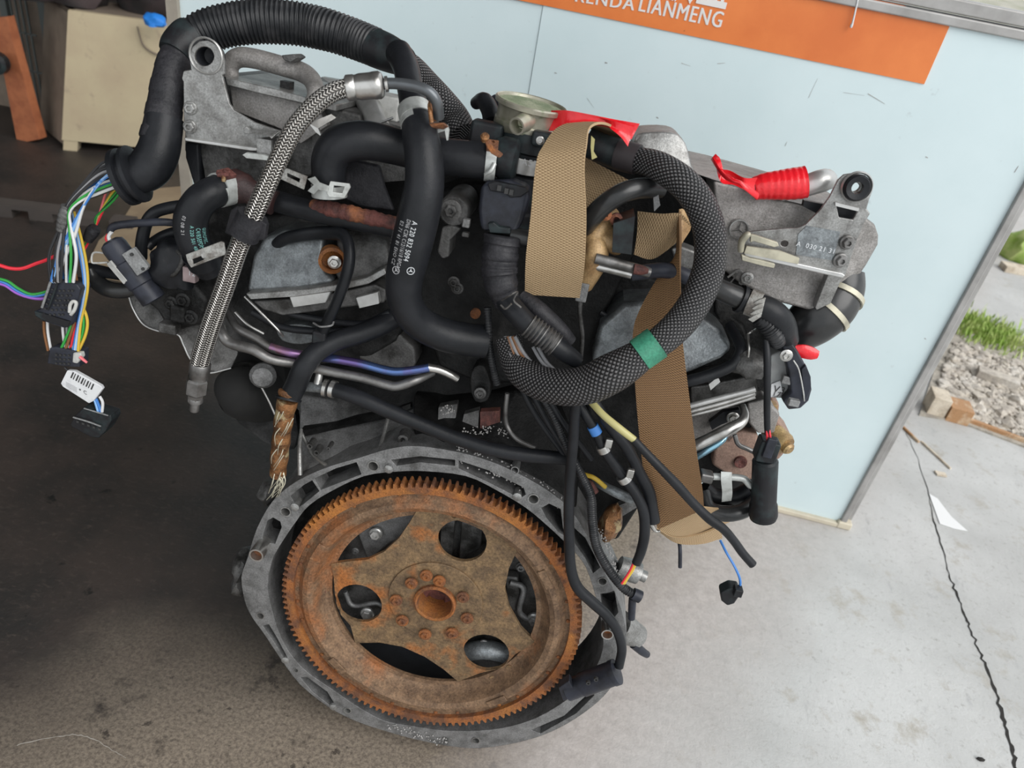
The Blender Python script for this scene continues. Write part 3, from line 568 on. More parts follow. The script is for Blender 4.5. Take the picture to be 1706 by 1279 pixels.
# inner bell wall and rear of the crankcase seen through the plate
plate('crankcase_rear', [(min(a, 956), b) for a, b in crom([(*q, 0) for q in inner], 3, True)[:, :2].tolist()], .02, 'cast_dark', ENG, y=.064)
rc = plate('rear_seal_cover', [ell(722,1000,190,150,28)], .012, 'cast_grime', ENG, y=.052, bevel=.002)
plate('cover_rib', [(596,890),(640,862),(690,850),(700,880),(650,905),(612,935)], .012, 'cast', rc, y=.040, bevel=.002)
plate('cover_rib', [(735,868),(758,866),(752,930),(732,924)], .012, 'cast_grime', rc, y=.040, bevel=.002); plate('cover_rib', [(768,868),(806,876),(800,915),(764,935)], .012, 'cast_grime', rc, y=.040, bevel=.002)
plate('cover_rib', [(842,960),(862,962),(870,1000),(858,1020),(842,1006)], .012, 'cast_grime', rc, y=.038, bevel=.002); tube('cover_rib', [(850,970,.036),(872,980,.036),(866,1020,.036),(900,1040,.036)], 5, 'cast', rc, 8)
tube('cover_rib', [(575,985,.036),(588,1008,.036),(625,1004,.036),(640,1010,.036)], 4, 'cast', rc, 8); tube('cover_rib', [(760,1090,.038),(810,1082,.034),(860,1095,.038)], [14,16,14], 'alu_blue', rc, 12)
for px, py, r in ((626,889,9), (592,918,5), (612,1022,9), (868,944,7), (890,1032,10), (806,1072,6)): bolt(rc, P(px, py, .036), r*mpp(P(px, py, .036)), 'alu_clean' if r > 7 else 'cast', washer=1.3)
plate('sump_opening', [(596,1068),(640,1066),(700,1085),(770,1130),(740,1142),(670,1128),(620,1096)], .02, 'rubber', ENG, y=.045)
# ---- flywheel plate
def ringpts(r, y, n=96): return [L(r*math.cos(t), y, r*math.sin(t)) for t in np.linspace(0, 2*math.pi, n, endpoint=False)]
prof = [(.1415,.012), (.1415,.003), (.1395,.0015), (.1345,.002), (.1325,.0005), (.1290,-.0040), (.1240,-.0050), (.1190,-.0025), (.1155,.0040), (.1125,.0105), (.1095,.0132), (.1045,.0138), (.1045,.0175), (.115,.0178)]
vs_, fs = [], []; N = 128
for r, y in prof: vs_ += ringpts(r, y, N)
for i in range(len(prof)):
    i2 = (i+1) % len(prof)
    for j in range(N): k = (j+1) % N; fs.append((i*N+j, i*N+k, i2*N+k, i2*N+j))
FLY = obj('flywheel_plate', vs_, fs, 'rust_ring', ENG, sharp=30, label='rusty pressed steel flywheel plate')
NT = 132; vs_, fs = [], []
for i in range(NT):
    a0 = 2*math.pi*i/NT; da = 2*math.pi/NT
    for (r, f) in ((.1455,0), (.1455,.18), (.1500,.36), (.1500,.58), (.1455,.76)):
        for y in (-.0035, .0095): vs_.append(L(r*math.cos(a0+da*f), y, r*math.sin(a0+da*f)))
    for y in (-.0035, .0095): vs_.append(L(.1385*math.cos(a0), y, .1385*math.sin(a0)))
T = 12
for i in range(NT):
    b0 = i*T; b1 = ((i+1) % NT)*T; rim = [b0, b0+2, b0+4, b0+6, b0+8, b1]
    fs += [(rim[k], rim[k+1], rim[k+1]+1, rim[k]+1) for k in range(5)]
    fs += [(b0+10, *rim, b1+10), (b0+11, b1+11, b1+1, *[q+1 for q in rim[:5][::-1]]), (b0+10, b1+10, b1+11, b0+11)]
obj('ring_gear', vs_, fs, 'rust', FLY, smooth=False, label='rusty toothed starter ring')
star = [(551,939),(556,962),(558,990),(568,1024),(584,1042),(592,1071), (632,1070),(670,1077),(708,1094),(738,1114),(763,1135), (800,1121),(838,1112),(858,1090),(891,1069), (868,1046),(848,1011),(841,981),(848,946),(861,918), (834,888),(800,862),(748,846),(694,851), (682,871),(665,896),(640,919),(612,932),(582,935)]
hub_c = P(721, 1003, 0)
def circ(cx, cy, r, n=24, y=.014):    # true circle of radius r (m) about a photographed point on the face
    c = P(cx, cy, y); return [tuple(((c+EX*r*math.cos(t)+EZ*r*math.sin(t)-CAM) @ A_)/((c+EX*r*math.cos(t)+EZ*r*math.sin(t)-CAM) @ FW)*FPX*s+o for A_, s, o in ((CR,1,853), (CU,-1,639.5))) for t in np.linspace(0, 2*math.pi, n, endpoint=False)]
MH = ((546,1030,5.5),(820,872,7),(757,858,6),(820,1130,5),(848,1112,5),(785,862,4))
sp_ = plate('spider_plate', [star, circ(770,901,.0240), circ(810,1087,.0240), circ(598,1005,.0240), circ(724,1003,.0185)]+[ell(a, b, r, r*.8, 12) for a, b, r in MH], .004, 'rust_plate', FLY, y=.0125, bevel=.0006, label='three armed spider plate, orange brown rust')
hub = plate('hub_washer', [circ(725,1003,.0480,48,.0105), circ(725,1003,.0185,24,.0105)], .003, 'rust_plate', FLY, y=.0105, bevel=.0008, label='round hub washer')
lathe('hub_bore', P(725,1003,.0098), -EY, [(.0215,-.036), (.0215,.003), (.0195,.0045), (.0178,.003), (.0172,-.006), (.0168,-.030), (.012,-.030), (.011,-.034), (0,-.034)], 'rust', FLY, 36)
lathe('crank_pilot', P(725,1003,.024), -EY, [(.0165,-.012), (.0165,-.004), (.010,-.005), (.008,-.010), (0,-.010)], 'rust_dark', FLY, 28)
for px, py in ((685,972),(710,959),(732,968),(660,1000),(771,995),(778,1030),(670,1034),(708,1057),(753,1055)):
    c = P(px, py, .007); bolt(hub, c, 7.2*mpp(c), 'rust', h=.55, washer=1.5)
for px, py, r in ((536,985,6.5),(867,1111,6),(729,846,5)):
    c = P(px, py, .0123); r *= mpp(c); lathe('hole', c, -EY, [(r*1.12,-.0035), (r*1.1,.0006), (r,.0004), (r*.85,-.003), (0,-.003)], 'rust_dark', sp_, 16)
for t in range(0, 360, 10):
    if t % 30 == 0: continue
    c = L(.1365*math.cos(math.radians(t)), .0014, .1365*math.sin(math.radians(t))); lathe('rivet', c, -EY, [(.0021,-.001), (.002,.0006), (.001,.0012), (0,.0013)], 'rust', FLY, 8)
# welded balance tabs on the rim bead
for t in (35, 158, 227, 312):
    a = math.radians(t); c = L(.1255*math.cos(a), -.0052, .1255*math.sin(a)); tx = -EX*math.sin(a)+EZ*math.cos(a); rx = EX*math.cos(a)+EZ*math.sin(a)
    box('balance_tab', c, (.022,.002,.008), 'rust_ring', FLY, ax=(tx, EY, rx), bevel=.0008)
# ---- crankcase castings above the flange
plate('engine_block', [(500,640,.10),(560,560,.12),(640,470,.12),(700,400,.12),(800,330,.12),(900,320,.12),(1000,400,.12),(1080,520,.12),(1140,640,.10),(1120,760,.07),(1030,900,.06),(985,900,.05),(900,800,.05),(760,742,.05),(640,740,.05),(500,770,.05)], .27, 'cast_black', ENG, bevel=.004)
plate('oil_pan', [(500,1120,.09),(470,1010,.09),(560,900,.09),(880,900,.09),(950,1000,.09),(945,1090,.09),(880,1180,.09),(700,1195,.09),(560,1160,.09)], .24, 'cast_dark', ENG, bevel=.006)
sh = plate('gearbox_shoulder', [(499,657,.075),(560,668,.075),(640,672,.078),(692,652,.08),(690,690,.06),(688,742,.02),(640,752,.016),(560,778,.012),(520,792,.01),(500,790,.02),(498,717,.05)], .06, 'cast', ENG, bevel=.002, label='sloping grey casting above the flange')
plate('web', [(500,718,.042),(560,705,.05),(640,690,.055),(684,672,.064),(684,680,.062),(640,698,.05),(560,715,.045),(502,728,.038)], .012, 'cast_dark', sh)
tube('web', [(647,695,.046),(640,722,.03),(632,750,.010)], [3.5,3.5,4], 'alu', sh, 8); tube('web', [(502,720,.036),(512,740,.03),(524,760,.018),(548,778,.006)], [3,3,3,4], 'alu', sh, 8); tube('web', [(502,715,.036),(499,750,.02),(500,792,.006)], [3,4,4], 'alu', sh, 8)
for px, py, r in ((517,742,5), (528,753,5), (672,731,9), (548,746,3)): c = P(px, py, .018 if py > 735 else .012); lathe('boss', c, -EY, [(r*mpp(c)*1.2,-.01), (r*mpp(c),.002), (r*mpp(c)*.5,.002), (r*mpp(c)*.4,-.004), (0,-.004)], 'cast_grime', sh, 14)
cs = plate('center_casting', [(688,660,.06),(740,660,.065),(800,655,.065),(860,650,.06),(930,690,.05),(965,780,.03),(960,850,.012),(930,826,.008),(880,794,.006),(800,762,.006),(730,748,.006),(690,745,.01)], .07, 'cast_black', ENG, bevel=.003)
plate('casting_window', [(773,690,.038),(798,683,.038),(796,720,.03),(766,722,.03)], .008, 'cast_grime', cs); plate('rusty_gasket', [(800,686,.038),(832,684,.038),(834,722,.03),(800,722,.03)], .008, 'rust_dark', cs)
plate('casting_rib', [(730,678,.046),(762,672,.046),(756,724,.03),(728,722,.03)], .01, 'cast_grime', cs, bevel=.001)
random.seed(9); bm = bmesh.new(); bmesh.ops.create_icosphere(bm, subdivisions=1, radius=1); iv = np.array([v.co[:] for v in bm.verts]); ifc = [tuple(v.index for v in f.verts) for f in bm.faces]; bm.free(); vs_, fs = [], []
for k in range(800):     # light grit sprinkled on the castings
    u = random.random()
    if u < .52: t = random.random(); px, py, y = 760+t*180+random.gauss(0,4), 752+t*72+t*t*14+random.gauss(0,7), .0035
    elif u < .66: px, py, y = random.gauss(748,5), random.uniform(675,715), .042
    elif u < .80: px, py, y = random.uniform(770,850), random.gauss(722,6), .026
    elif u < .9: t = random.random(); px, py, y = 1000+t*30+random.gauss(0,3), 880+t*80, .012
    else: px, py, y = random.uniform(645,745), 0, -.0012; py = 1210+(px-645)*.26+random.gauss(0,4)
    c = P(px, py, y); s = random.uniform(.0003,.0011); n0 = len(vs_); vs_ += list(c+iv*s); fs += [tuple(i+n0 for i in f) for f in ifc]
setp(obj('grit', vs_, fs, 'grit', cs), None, None, None, 'stuff')
# ---- left cylinder head and its cover
hl = plate('cylinder_head', [(330,560,.05),(345,470,.06),(380,400,.07),(430,360,.07),(560,350,.07),(660,380,.07),(690,440,.06),(690,520,.06),(660,570,.05),(610,600,.05),(520,610,.05),(440,590,.05),(380,590,.05)], .22, 'cast_dark', ENG, bevel=.004, label='grimy left cylinder head')
vcl = plate('valve_cover', [(410,488,.020),(414,460,.022),(420,428,.028),(438,396,.034),(474,383,.036),(520,386,.034),(538,398,.03),(537,424,.026),(543,452,.022),(556,472,.018),(500,482,.018)], .05, 'alu_blue', hl, bevel=.004, label='silvery left valve cover')
plate('valve_cover', [(560,385,.034),(600,385,.034),(645,402,.034),(650,440,.026),(606,470,.022),(566,476,.02),(556,455,.024)], .05, 'cast_grime', hl, bevel=.004)
plate('cover_lip', [(408,489,.010),(450,486,.010),(520,480,.010),(558,474,.010),(610,462,.012),(640,446,.014),(644,456,.014),(612,474,.012),(558,486,.009),(500,494,.009),(416,499,.009)], .035, 'alu', hl, bevel=.0015)
plate('head_ledge', [(420,502,.016),(480,498,.014),(560,488,.014),(625,474,.016),(645,484,.018),(640,505,.02),(580,512,.018),(520,520,.016),(470,526,.016),(436,516,.016)], .04, 'cast_grime', hl, bevel=.002)
plate('machined_pad', [(482,495,.010),(552,484,.010),(543,504,.010),(488,512,.010)], .01, 'alu_clean', hl, bevel=.0008); plate('machined_pad', [(592,496,.013),(630,486,.013),(632,506,.013),(598,514,.013)], .01, 'alu_clean', hl, bevel=.0008)
c = P(553,432,.020); lathe('bolt_recess', c, -EY*.9+EX*.35, [(.0095,-.012), (.0115,.004), (.009,.006), (.0085,-.004), (0,-.006)], 'rust', hl, 20); bolt(hl, P(557,437,.018), .0040, 'steel', ax=-EY+EX*.2)
for q in ([(436,506),(470,518),(520,530),(600,540),(650,520)], [(420,520),(470,545),(540,552),(600,548)]): tube('cover_seal', [(a, b, .022) for a, b in q], 6, 'rubber', hl, 10)
plate('exhaust_port', [(462,548,.03),(490,540,.03),(524,546,.03),(528,566,.03),(500,574,.03),(470,568,.03)], .03, 'alu_blue', hl, bevel=.003, sm=3)
plate('head_flank', [(575,560,.055),(640,545,.055),(690,580,.05),(685,620,.05),(640,612,.05),(600,600,.05)], .03, 'cast_grime', hl, bevel=.003, sm=2)
# dark bracket cluster and heat shield at far left
hs = plate('heat_shield', [(214,492,.03),(222,515,.03),(240,540,.028),(270,552,.026),(296,556,.025),(306,574,.025),(316,595,.025),(332,612,.03),(350,620,.035),(385,612,.04),(400,560,.06),(390,480,.07),(340,430,.07),(285,430,.06),(240,450,.045),(216,470,.035)], .0025, 'cast_grime', ENG, sm=2, label='thin pressed heat shield with bright edge')
tube('rim', [(213,488,.029),(222,515,.029),(240,541,.027),(270,553,.025),(296,557,.024),(306,575,.024),(316,596,.024),(332,613,.029),(350,621,.034),(385,613,.039)], 1.6, 'alu_clean', hs, 8)
plate('shield_clamp', [(228,492,.02),(262,470,.02),(320,470,.02),(345,500,.02),(335,540,.02),(300,550,.02),(275,545,.015),(262,520,.015)], .03, 'cast_dark', hs, bevel=.004); box('shield_foot', P(283,545,.012), (.016,.012,.010), 'cast_grime', hs, ax=EAX, bevel=.002); box('shield_foot', P(300,520,.012), (.014,.014,.016), 'cast_dark', hs, ax=EAX, bevel=.003)
for px, py in ((305,500),(318,528),(285,505)): bolt(hs, P(px, py, .010), .0045, 'cast_dark')
tube('exhaust_outlet', [(384,640,.055),(392,645,.045),(404,650,.05),(430,652,.08),(450,650,.10)], [20,38,48,52,50], 'soot', ENG, 24, label='sooty black exhaust outlet')
lathe('outlet_flange', P(438,626,.02), -EY+EX*.3+EZ*.1, [(.0,-.006), (.011,-.006), (.012,0), (.009,.004), (0,.005)], 'cast', ENG, 20)
tube('support_rod', [(436,645,.03),(448,668,.03),(458,690,.03)], 2, 'steel', ENG, 8)
plate('outlet_web', [(370,560,.075),(470,580,.075),(480,680,.08),(430,690,.08),(380,640,.08)], .03, 'soot', ENG)
plate('outlet_shield', [(388,690,.07),(420,720,.07),(452,742,.07),(490,748,.07),(492,690,.09),(440,660,.09)], .01, 'cast_dark', ENG, sm=2)
# ---- right cylinder head
hr = plate('cylinder_head', [(960,470,.08),(1020,440,.08),(1110,470,.08),(1190,500,.08),(1240,540,.07),(1262,600,.06),(1262,680,.06),(1240,760,.06),(1180,800,.06),(1100,820,.06),(1030,800,.06),(980,700,.07)], .20, 'cast_dark', ENG, bevel=.004, label='grimy right cylinder head')
plate('valve_cover', [(985,600,.03),(1000,540,.035),(1040,505,.04),(1100,500,.045),(1171,526,.045),(1202,551,.04),(1220,574,.035),(1215,588,.03),(1200,600,.028),(1150,622,.025),(1080,636,.025),(1010,640,.028)], .05, 'alu_blue', hr, bevel=.006, label='silvery right valve cover')
tube('cover_seal', [(1215,540,.04),(1234,580,.02),(1222,606,.015),(1190,622,.012),(1150,634,.010),(1100,644,.012)], [8,9,10,10,10,8], 'rubber', hr, 12, label='black rubber cover seal')
blob('sealing_plug', P(1247,606,.02), (.016,.014,.014), 'cast_grime', None, None, 31, 3, hr); tube('spring_clip', [(1246,556,.02),(1248,580,.012),(1246,598,.012)], 2.2, 'steel', hr, 8); tube('spring_clip', [(1246,556,.02),(1252,552,.02),(1258,548,.03)], 2.2, 'steel', hr, 8)
plate('head_ledge', [(1150,645,.025),(1185,640,.025),(1225,632,.028),(1262,624,.03),(1262,660,.035),(1200,672,.03),(1152,684,.03)], .04, 'cast_grime', hr, bevel=.002); plate('machined_pad', [(1181,640,.016),(1196,628,.016),(1200,636,.016),(1184,650,.016)], .006, 'alu_clean', hr)
for k, (dy, r, m_) in enumerate(((0,5,'alu_clean'), (9,4,'steel'), (16,3.2,'steel'))): tube('coolant_pipe', [(1150,676+dy,.012),(1200,663+dy,.012),(1258,648+dy*.8,.014)], r, m_, hr, 10)
plate('bracket_plate', [(1152,690,.05),(1200,680,.05),(1242,676,.05),(1246,700,.05),(1215,735,.05),(1158,750,.05)], .01, 'alu_warm', hr); plate('bracket_gap', [(1182,704,.044),(1205,686,.044),(1232,682,.044),(1236,694,.044),(1200,708,.044),(1186,716,.044)], .01, 'rubber', hr); bolt(hr, P(1221,696,.038), .004, 'steel')
tube('exhaust_pipe', [(1150,746,.010),(1180,732,.010),(1212,716,.012),(1234,704,.018),(1241,690,.025),(1237,676,.035)], [10,10,10,9,7,6], 'steel', hr, 16, label='bright steel pipe'); tube('exhaust_pipe', [(1158,762,.014),(1180,749,.014),(1202,735,.016),(1210,726,.02)], [6,6,5,4], 'steel_cyan', hr, 12, label='heat-blued thin pipe')
plate('cover_plate', [(1245,672,.04),(1276,664,.04),(1300,690,.045),(1290,722,.05),(1262,722,.045),(1248,706,.04)], .02, 'alu_warm', hr, bevel=.002)
mt = plate('engine_mount', [(1202,728,.05),(1240,718,.05),(1264,724,.05),(1262,800,.05),(1225,800,.05),(1186,775,.05),(1190,750,.05)], .05, 'mount_brown', hr, bevel=.003, label='pinkish brown engine mount plate');
lathe('mount_hole', P(1234,770,.048), -EY, [(.006,-.002), (.0058,.001), (.003,.001), (0,-.001)], 'rust_dark', mt, 14); tube('vent_pipe', [(1224,724,.02),(1230,740,.018),(1246,748,.018),(1264,756,.02)], 4, 'steel_dull', hr, 10)
ar = plate('mount_arm', [(1284,664,.06),(1300,672,.06),(1297,700,.06),(1316,722,.06),(1322,738,.06),(1312,752,.06),(1296,770,.06),(1278,760,.06),(1274,700,.06)], .03, 'mount_brown', hr, bevel=.004)
lathe('bushing', P(1305,738,.05), -EY*.8+EX*.5-EZ*.2, [(.0095,-.014), (.0105,.0), (.009,.004), (.006,.004), (.006,.008), (.004,.010), (0,.010)], 'brass', ar, 18); plate('mount_web', [(1278,672,.05),(1296,676,.05),(1292,704,.05),(1276,712,.05)], .01, 'tan_cast', ar)
# lower right pipes
tube('return_pipe', [(1166,793,.0),(1200,794,.0),(1225,795,.0),(1240,798,.0),(1250,808,.0),(1258,808,.0),(1260,796,.0)], [6,6,6,6,6,6,5], 'zinc', hr, 14, label='greenish plated return pipe'); box('pipe_union', P(1176,793,-.001), (.012,.012,.009), 'steel_dull', hr, ax=EAX, bevel=.002)
ribbon('pipe_bracket', [(1201,785,-.003),(1201,800,-.005),(1203,818,-.002),(1202,834,.004)], [(1219,786,-.003),(1219,800,-.005),(1220,820,-.002),(1218,832,.004)], 'zinc', hr, 5, .0012, 4, label='bent zinc bracket')
tube('vacuum_hose', [(1170,820,.02),(1180,846,.01),(1205,856,.006),(1235,852,.008),(1256,836,.02),(1262,815,.03)], [13,13,13,13,13,12], 'rubber_gloss', hr, 14, label='glossy black curved hose')
tube('vacuum_hose', [(1172,812,.03),(1190,826,.03),(1225,828,.03),(1250,815,.03)], 14, 'rubber', hr, 12)
blob('burnt_pad', P(1016,872,.03), (.010,.014,.022), 'copper_wrap', None, None, 77, 3, ENG); plate('side_web', [(1022,846,.05),(1060,830,.05),(1066,842,.05),(1040,858,.05),(1020,870,.05)], .01, 'cast', ENG)
# ---- intercoolers
ICL = plate('charge_cooler', [(308,128,.05),(376,128,.05),(440,146,.05),(510,166,.05),(560,180,.05),(600,190,.05),(606,250,.05),(560,290,.05),(470,300,.05),(400,300,.05),(330,310,.05),(306,250,.05)], .16, 'cast_grime', ENG, bevel=.003, label='left charge air cooler box')
plate('box_top', [(374,128,.03),(388,132,.03),(450,146,.03),(512,163,.03),(560,175,.03),(560,186,.03),(512,174,.03),(440,158,.03),(378,142,.03)], .12, 'alu', ICL, bevel=.001); plate('box_face', [(382,142,.040),(450,158,.040),(530,178,.040),(545,210,.040),(500,240,.040),(470,216,.040),(388,184,.040)], .02, 'alu_warm', ICL, bevel=.001)
plate('box_skirt', [(332,236,.040),(420,246,.036),(470,258,.036),(468,296,.036),(400,312,.036),(345,312,.036)], .02, 'cast_grime', ICL)
plate('side_seal', [(308,236,.034),(330,240,.034),(334,314,.034),(322,308,.034),(308,262,.034)], .03, 'rubber', ICL, bevel=.002)
brl = plate('lifting_bracket', [[(318,116),(315,94),(320,78),(332,68),(346,67),(360,74),(370,86),(374,104),(374,124),(370,126),(375,146),(382,172),(390,184),(424,204),(466,218),(470,226),(430,232),(428,250),(420,251),(372,242),(310,234),(306,200),(305,136),(303,132),(306,118)], ell(340,94,16,16,20)], .003, 'alu', ICL, y=.018, bevel=.0008, label='left grey lifting bracket')
plate('bracket_flange', [(306,229,.012),(420,245,.012),(428,246,.012),(428,252,.012),(418,252,.012),(308,235,.012)], .012, 'alu_clean', brl, bevel=.001)
c = P(341,94,.020); lathe('lug_bush', c, -EY, [(.0092,-.016), (.0092,.000), (.0085,.001), (.0068,-.001), (.006,-.012), (0,-.014)], 'rubber', brl, 24); lathe('lug_rim', P(343,93,.0175), -EY, [(.0128,-.003), (.0136,.0005), (.0128,.0012), (.0120,.0)], 'alu_clean', brl, 28, closed=True)
for px, py in ((317,180),(316,211)): c = P(px, py, .017); bolt(brl, c, 9*mpp(c), 'alu', ax=-EY+EX*.1, washer=1.25)
plate('clip_hook', [(405,214,.012),(410,210,.012),(416,216,.012),(446,218,.010),(468,218,.010),(460,224,.008),(452,232,.006),(448,227,.006),(430,224,.008),(406,222,.012)], .004, 'alu', brl, bevel=.0006); plate('wire_clip', [(403,258,.006),(410,254,.006),(440,258,.004),(456,264,.004),(448,268,.004),(410,264,.006)], .004, 'zinc', brl, bevel=.0006); plate('wire_clip_arm', [(428,230,.012),(452,234,.012),(452,262,.010),(428,254,.012)], .003, 'alu', brl)
plate('small_lever', [(514,205,.02),(526,220,.02),(536,228,.02),(530,214,.02),(560,196,.03),(552,190,.03)], .003, 'steel', ICL)
# coolant pipe bend on the left cooler
tube('coolant_tube', [(384,128,.05),(384,108,.05),(398,96,.05),(425,98,.05),(470,110,.05),(502,120,.05),(520,134,.04),(526,156,.02),(518,178,.015)], [13,15,16,16,16,16,15,14,13], 'alu_warm', ICL, 20, label='bent grey alloy tube')
plate('tube_nut', [(468,92,.03),(488,90,.03),(496,96,.03),(484,104,.03),(472,100,.03)], .02, 'cast_grime', ICL, bevel=.001); box('tube_foot', P(478,146,.05), (.008,.01,.010), 'cast_dark', ICL, ax=EAX)
tube('charge_pipe', [(608,156,.10),(616,176,.08),(624,196,.06),(636,216,.05)], [22,20,18,16], 'alu_clean', ICL, 20, label='shiny alloy pipe stub'); tube('pipe_seam', [(622,208,.02),(640,202,.02),(655,196,.02)], 2, 'alu_clean', ICL, 8); box('white_block', P(650,178,.09), (.022,.03,.02), 'plastic_pale', ICL, ax=EAX, bevel=.002)
plate('rail_strip', [(535,128,.10),(570,134,.10),(640,152,.10),(640,160,.10),(560,146,.10)], .01, 'alu_clean', ICL)
plate('cooler_back', [(520,200,.045),(600,190,.06),(680,215,.06),(680,300,.06),(560,310,.05),(520,280,.045)], .05, 'cast_grime', ICL)
# right cooler
ICR = plate('charge_cooler', [(1188,300,.045),(1230,310,.045),(1300,332,.045),(1385,352,.045),(1440,360,.05),(1458,374,.055),(1464,392,.06),(1463,410,.06),(1446,440,.06),(1420,478,.055),(1400,494,.05),(1362,516,.045),(1346,517,.040),(1290,502,.040),(1235,474,.040),(1205,450,.040),(1195,380,.042)], .17, 'alu_warm', ENG, bevel=.006, label='right charge air cooler box')
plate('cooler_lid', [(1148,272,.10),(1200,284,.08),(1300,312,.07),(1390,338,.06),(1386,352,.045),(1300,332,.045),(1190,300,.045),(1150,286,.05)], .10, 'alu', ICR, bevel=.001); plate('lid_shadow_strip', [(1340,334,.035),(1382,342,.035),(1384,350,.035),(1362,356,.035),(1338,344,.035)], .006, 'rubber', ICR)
plate('cooler_facet', [(1408,458,.030),(1404,462,.03),(1384,506,.034),(1360,517,.036),(1358,512,.034),(1380,456,.026)], .01, 'alu', ICR, bevel=.001)
brr = plate('lifting_bracket', [[(1238,389),(1246,386),(1300,381),(1330,379),(1342,374),(1366,350),(1382,328),(1396,300),(1406,291),(1424,288),(1442,292),(1452,304),(1454,318),(1448,334),(1444,348),(1450,356),(1440,372),(1428,400),(1418,430),(1409,458),(1404,460),(1330,442),(1240,423),(1232,414)], ell(1425,312,8,8,16), [(1393,338),(1431,348),(1421,366),(1398,362)], ell(1307,406,6,5,12)], .003, 'alu', ICR, y=.020, bevel=.0008, label='right lifting bracket with round lug')
plate('bracket_flange', [(1238,420,.014),(1290,430,.014),(1404,455,.014),(1409,459,.014),(1404,464,.014),(1288,438,.014),(1240,426,.014)], .010, 'alu_clean', brr, bevel=.001)
c = P(1427,312,.018); lathe('lug_bush', c, -EY, [(.0088,-.006), (.0098,.002), (.0085,.004), (.0045,.003), (.0042,-.008)], 'rubber', brr, 28, closed=True)
lathe('lug_rim', P(1427,311,.0185), -EY, [(.0108,-.001), (.0118,.001), (.0108,.0025), (.0098,.0005)], 'alu_clean', brr, 32, closed=True)
for px, py in ((1411,404),(1400,434)): c = P(px, py, .018); bolt(brr, c, 9.5*mpp(c), 'steel_dull', ax=-EY+EX*.15, washer=1.3)
plate('window_lip', [(1392,337,.017),(1432,347,.017),(1430,352,.017),(1392,343,.017)], .006, 'alu_clean', brr); plate('window_back', [(1394,342,.030),(1431,351,.030),(1423,370,.030),(1396,366,.030)], .003, 'rubber', brr)
plate('pale_patch', [(1344,376,.0192),(1400,386,.0192),(1388,434,.0192),(1326,424,.0192),(1330,390,.0192)], .0008, 'alu_blue', brr)
plate('spring_tab', [(1251,390,.008),(1260,392,.008),(1296,404,.008),(1298,410,.008),(1290,412,.008),(1256,402,.008),(1250,404,.008)], .004, 'tab_cream', brr, bevel=.0006);
tube('spring_roll', [(1234,418,.014),(1236,402,.010),(1244,392,.008),(1250,390,.008)], [5,6,6,4], 'tab_cream', brr, 12); plate('crimp_edge', [(1235,424,.010),(1250,430,.010),(1270,434,.010),(1292,440,.010),(1290,447,.010),(1266,442,.010),(1236,434,.010)], .004, 'tab_cream', brr, bevel=.0008); plate('sheet_fold', [(1244,410,.013),(1300,418,.013),(1332,430,.013),(1330,440,.013),(1240,422,.013)], .003, 'tab_cream', brr)
def emblem(name, c, r, m, par, n=-EY, upv=EZ, t=.0012):
    """ring with a three-pointed star"""
    X = np.cross(upv, n); X /= np.linalg.norm(X); Y = np.cross(n, X); Y /= np.linalg.norm(Y); N = 32; vs_, fs = [], []
    for rr, h in ((r,0), (r,t), (r*.86,t), (r*.86,0)): vs_ += [c+n*h+rr*(math.cos(a)*X+math.sin(a)*Y) for a in np.linspace(0, 2*math.pi, N, endpoint=False)]
    for i in range(3):
        for j in range(N): k = (j+1) % N; fs.append((i*N+j, i*N+k, (i+1)*N+k, (i+1)*N+j))
    s0 = len(vs_); vs_.append(c+n*t*1.6)
    for k in range(6):
        a = math.pi/2+k*math.pi/3; rr = r*.88 if k % 2 == 0 else r*.16; vs_.append(c+n*t*.3+rr*(math.cos(a)*X+math.sin(a)*Y))
    fs += [(s0, s0+1+k, s0+1+(k+1) % 6) for k in range(6)]
    return obj(name, vs_, fs, m, par, sharp=20)
emblem('star_emblem', P(1231,381,.0405), .0078, 'alu', ICR, t=.0015); plate('emblem_pad', ell(1231,381,17,17,24), .003, 'alu_warm', ICR, y=.0412)
bolt(ICR, P(1245,463,.036), .0035, 'alu', h=.4); tube('cast_line', [(1212,462,.036),(1230,450,.038),(1240,456,.038)], 2, 'alu', ICR, 6); text_plane('cast_mark', '76', .014, P(1212,472,.0385), EX*.98+EZ*.1, EZ, 'cast_grime', ICR)
hb = tube('boost_hose', [(1400,450,.075),(1394,480,.07),(1380,508,.062),(1356,532,.058),(1334,548,.06),(1316,556,.07)], [38,44,46,43,37,30], 'rubber_gloss', ICR, 28, label='thick black boost hose')
for s in (.016, .032): band('hose_clamp', hb[1], s+.006, .0045, 'tab_cream', hb[0], .0015)
# stubs, red tape
rp = tube('pipe_stub', [(1300,318,.04),(1340,310,.04),(1366,302,.04),(1378,300,.045),(1384,306,.05)], [17,18,19,17,10], 'alu_clean', ICR, 20, label='polished pipe stub')
tw = tube('tape_wrap', [(1256,314,.036),(1276,310,.036),(1300,308,.036),(1330,305,.036),(1342,303,.036)], [19,22,25,26,27], 'tape_red', rp[0], 20, rf=lambda s: 1+.02*math.sin(s*260)+.012*math.sin(s*1310), n=14, label='bright red adhesive tape')
ribbon('tape_tail', [(1187,262,.03),(1197,280,.02),(1216,284,.022),(1240,296,.018),(1262,296,.02)], [(1190,263,.03),(1200,302,.02),(1222,308,.02),(1244,318,.012),(1264,330,.02)], 'tape_red', rp[0], 6, .0008, 5, sag=.004)
ribbon('tape_tail', [(1186,263,.026),(1205,290,.012),(1230,300,.008),(1260,318,.014)], [(1188,262,.028),(1212,296,.016),(1238,312,.004),(1262,332,.012)], 'tape_red', rp[0], 6, .0008, 4, sag=-.002)
